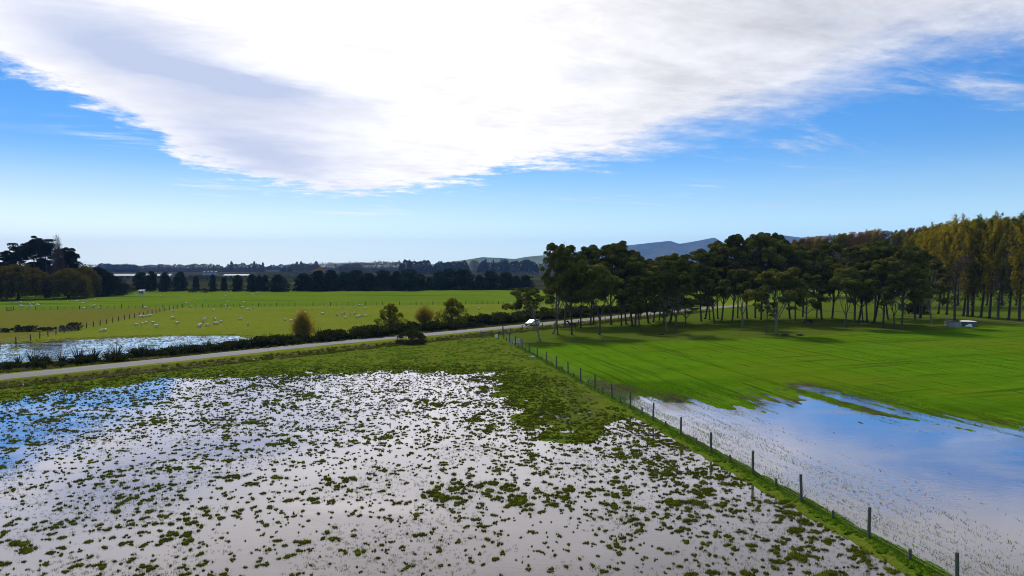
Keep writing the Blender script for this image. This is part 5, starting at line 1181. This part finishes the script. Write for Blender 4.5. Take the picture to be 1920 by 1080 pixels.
# ================================================================== ANIMALS
WOOL = simple('fleece', (.64, .61, .53), .95, .15, 9); FACE = simple('sheep_face', (.055, .048, .042), .9, .2, 9)
def sheep_mesh(pose):
    hz, hx = (.28, .62) if pose == 'graze' else (.86, .56); lie = pose == 'lie'; dz = -.34 if lie else 0
    v = [(-.42, 0, .60 + dz), (-.18, 0, .63 + dz), (.10, 0, .63 + dz), (.34, 0, .62 + dz), (.46, 0, .68 + dz), (hx, 0, hz + (0 if pose == 'graze' else dz)), (hx + (.10 if pose == 'graze' else .19), 0, hz - .12 + (0 if pose == 'graze' else dz))]
    e = [(0, 1), (1, 2), (2, 3), (3, 4), (4, 5), (5, 6)]; r = [.22, .27, .27, .23, .14, .085, .05]
    for x, y in ((.30, .13), (.30, -.13), (-.36, .13), (-.36, -.13)):
        b = 3 if x > 0 else 0; i = len(v)
        if lie: v += [(x + .1, y * 1.5, .16), (x + .28, y * 1.6, .06)]; r += [.06, .035]
        else: v += [(x, y, .34), (x + .01, y, .17), (x, y, .0)]; r += [.06, .035, .03]
        e.append((b, i)); e.append((i, i + 1))
        if not lie: e.append((i + 1, i + 2))
    i = len(v); hd = Vector(v[5]); v += [(hd.x - .02, .13, hd.z + .06), (hd.x - .02, -.13, hd.z + .06), (-.60, 0, .56 + dz)]; r += [.025, .025, .04]; e += [(5, i), (5, i + 1), (0, i + 2)]
    me = skin('sheep', v, e, r, [WOOL, FACE], 1, 1)
    for f in me.polygons:
        c = f.center
        if c.x > v[5][0] - .06 and (pose == 'graze' and c.z < .42 or pose != 'graze' and c.x > .56) or (c.z < .30 and not lie and pose != 'graze') or (c.z < .27 and abs(c.y) > .02 and not lie): f.material_index = 1
    return me
def build_sheep():
    M = [sheep_mesh('graze'), sheep_mesh('stand'), sheep_mesh('lie')]
    R1 = [(150, 210), (170, 222), (240, 215), (315, 215), (315, 245), (310, 270), (345, 272), (400, 275), (455, 240), (505, 235), (560, 230), (545, 255), (580, 258), (470, 268), (820, 197), (850, 203), (1015, 192), (1140, 188), (1160, 196), (1245, 220), (1305, 208), (1425, 180), (1260, 305), (1375, 278), (1412, 266), (1485, 302), (1525, 640), (1575, 632)]
    R2 = [(345, 295), (565, 118), (815, 135), (958, 98), (1118, 175), (1238, 180), (955, 230), (1022, 280), (1095, 305), (755, 345), (1360, 335), (1540, 262), (1553, 295), (1612, 305), (1510, 170), (1580, 205), (1543, 122), (1637, 117), (1812, 213), (1795, 293), (1878, 320), (262, 432), (280, 420), (312, 430), (365, 425), (400, 408), (425, 415), (208, 550), (290, 540), (357, 525), (455, 522), (507, 572), (748, 453), (818, 525), (1235, 470), (1212, 500), (1162, 556), (1148, 577), (1275, 557), (1383, 472), (1383, 530), (1415, 530), (1483, 503), (1768, 467), (1880, 542)]
    R3 = [(110, 90), (112, 125), (172, 82), (240, 68), (122, 297), (590, 475), (690, 497), (743, 470), (787, 372), (807, 395), (895, 372), (1157, 383), (1378, 405), (1448, 380), (1485, 378), (1578, 390), (1640, 380), (1507, 448), (1680, 435), (1718, 422), (1752, 420), (1805, 420), (1220, 272), (1465, 285), (1640, 285), (1655, 268), (1710, 258), (1743, 258), (1797, 303)]
    pts = [(x / 8, 540 + y / 8) for x, y in R1] + [(230 + x / 8, 540 + y / 8) for x, y in R2] + [(460 + x / 8, 540 + y / 8) for x, y in R3] + [(898, 578.5), (958, 569)]
    def lab(px, py, lie):
        if px < 80 and py < 580: return 'sheep crowded below the huge round willow at far left', 'sheep below the huge willow'
        if px < 190 and py < 566: return 'sheep resting in front of the right-hand round willow', 'sheep before the right-hand willow'
        if px < 200 and py < 582: return 'sheep near the pasture fence below the olive willow', 'sheep near the left pasture fence'
        if px < 200: return 'one of two sheep standing at the edge of the far pond', 'two sheep at the pond edge'
        if px < 286 and 588 < py < 596: return 'sheep bunched together against the diagonal fence', 'sheep bunched at the diagonal fence'
        if px < 296 and py > 596: return 'sheep in the loose line below the diagonal fence', 'line of sheep below the diagonal fence'
        if 365 < px < 420 and py > 592: return 'sheep in the cluster above the middle of the far pond', 'sheep cluster above the far pond'
        if py < 572 and px < 520: return 'sheep scattered beyond the pasture fence near the shelterbelt', 'sheep beyond the pasture fence'
        if px < 500: return 'sheep scattered between the far pond and the pasture fence', 'sheep scattered over the pasture'
        if px < 590: return 'sheep standing around the golden cone-shaped willow', 'sheep around the golden willow'
        if px < 700 and py < 580: return 'sheep along the pasture fence right of the golden willow', 'sheep along the pasture fence'
        if px < 700: return 'sheep in the flock between the golden willow and the three willows', 'sheep left of the three willows'
        return ('sheep on its own right of the three roadside willows' if px < 930 else 'sheep on its own near the pasture fence by the gums'), None
    g = random.Random(9)
    for i, (px, py) in enumerate(pts):
        p = at(px, py, .45); p.z = gz(p.x, p.y); k = 2 if (px < 170 and py < 578 and i % 3) else (0 if g.random() < .7 else 1); o = link('sheep', M[k], None, p); o.rotation_euler = (0, 0, g.random() * 6.28); s = .72 + .16 * g.random(); o.scale = (s * 1.05, s * 1.05, s)
        l, gr = lab(px, py, k == 2); tag(o, l, 'sheep', gr)
build_sheep()
HCOAT = simple('dark_horse_coat', (.020, .015, .012), .7, .3, 4); MANE = simple('horse_mane', (.012, .010, .009), .8, .3, 6); RUG = simple('horse_rug', (.012, .016, .030), .9, .3, 6)
def build_horse(px, py, rz, lab, graze):
    p = G(at(px, py)); t = thing('horse', p, rz, lab, 'horse')
    hd = [(1.22, 0, .95), (1.50, 0, .38), (1.62, 0, .12)] if graze else [(1.08, 0, 1.62), (1.34, 0, 1.84), (1.66, 0, 1.60)]
    v = [(-.80, 0, 1.22), (-.62, 0, 1.20), (-.15, 0, 1.08), (.35, 0, 1.10), (.70, 0, 1.18), (.90, 0, 1.34)] + hd; r = [.20, .33, .33, .35, .32, .22, .15, .13, .085]; e = [(i, i + 1) for i in range(8)]
    for s in (.17, -.17):
        i = len(v); v += [(.70, s, .85), (.72, s, .46), (.70, s, .12), (.74, s, .0)]; r += [.13, .065, .05, .07]; e += [(4, i), (i, i + 1), (i + 1, i + 2), (i + 2, i + 3)]
        i = len(v); v += [(-.58, s, .86), (-.74, s, .50), (-.68, s, .12), (-.63, s, .0)]; r += [.19, .075, .05, .07]; e += [(1, i), (i, i + 1), (i + 1, i + 2), (i + 2, i + 3)]
        i = len(v); q = hd[1]; v += [(q[0] - .05, s * .4, q[2] + .10), (q[0] - .07, s * .5, q[2] + .24)]; r += [.035, .012]; e += [(7, i), (i, i + 1)]
    link('body', skin('body', v, e, r, [HCOAT], 2, 2), t)
    mb = MB(); mb.tube([(-.95, 0, 1.32), (-1.08, 0, 1.1), (-1.10, 0, .7), (-1.06, 0, .42)], [.05, .09, .10, .02], 7); mb.build('tail', MANE, t, True)
    a, b = Vector((.80, 0, 1.50)), Vector((hd[1][0] - .12, 0, hd[1][2] + .16)); mb = MB(); mb.tube([a, a.lerp(b, .5) + Vector((0, 0, .10)), b], [.05, .07, .04], 6); mb.build('mane', MANE, t, True)
def ang_px(dx): return 0 if dx > 0 else math.pi
build_horse(1074, 617, math.pi - .15, 'dark horse standing under the gums right of the white car', False)
build_horse(1516, 609, .25 + math.pi, 'dark horse grazing under the gums at the right', True)

# ================================================================== HAZE
def build_haze():
    m = bpy.data.materials.new('thin_haze'); m.use_nodes = True; w = NT(m.node_tree); w.n.clear(); out = w.new('ShaderNodeOutputMaterial'); v = w.new('ShaderNodeVolumePrincipled')
    v.inputs['Color'].default_value = (.22, .45, 1.0, 1); v.inputs['Density'].default_value = HAZE; v.inputs['Anisotropy'].default_value = 0.0; w.l.new(v.outputs[0], out.inputs['Volume'])
    mb = MB(); mb.box((0, 6000, 247), (25400, 13200, 506)); o = mb.build('haze', m); tag(o, kind='stuff')
HAZE = 6.5e-5
build_haze()
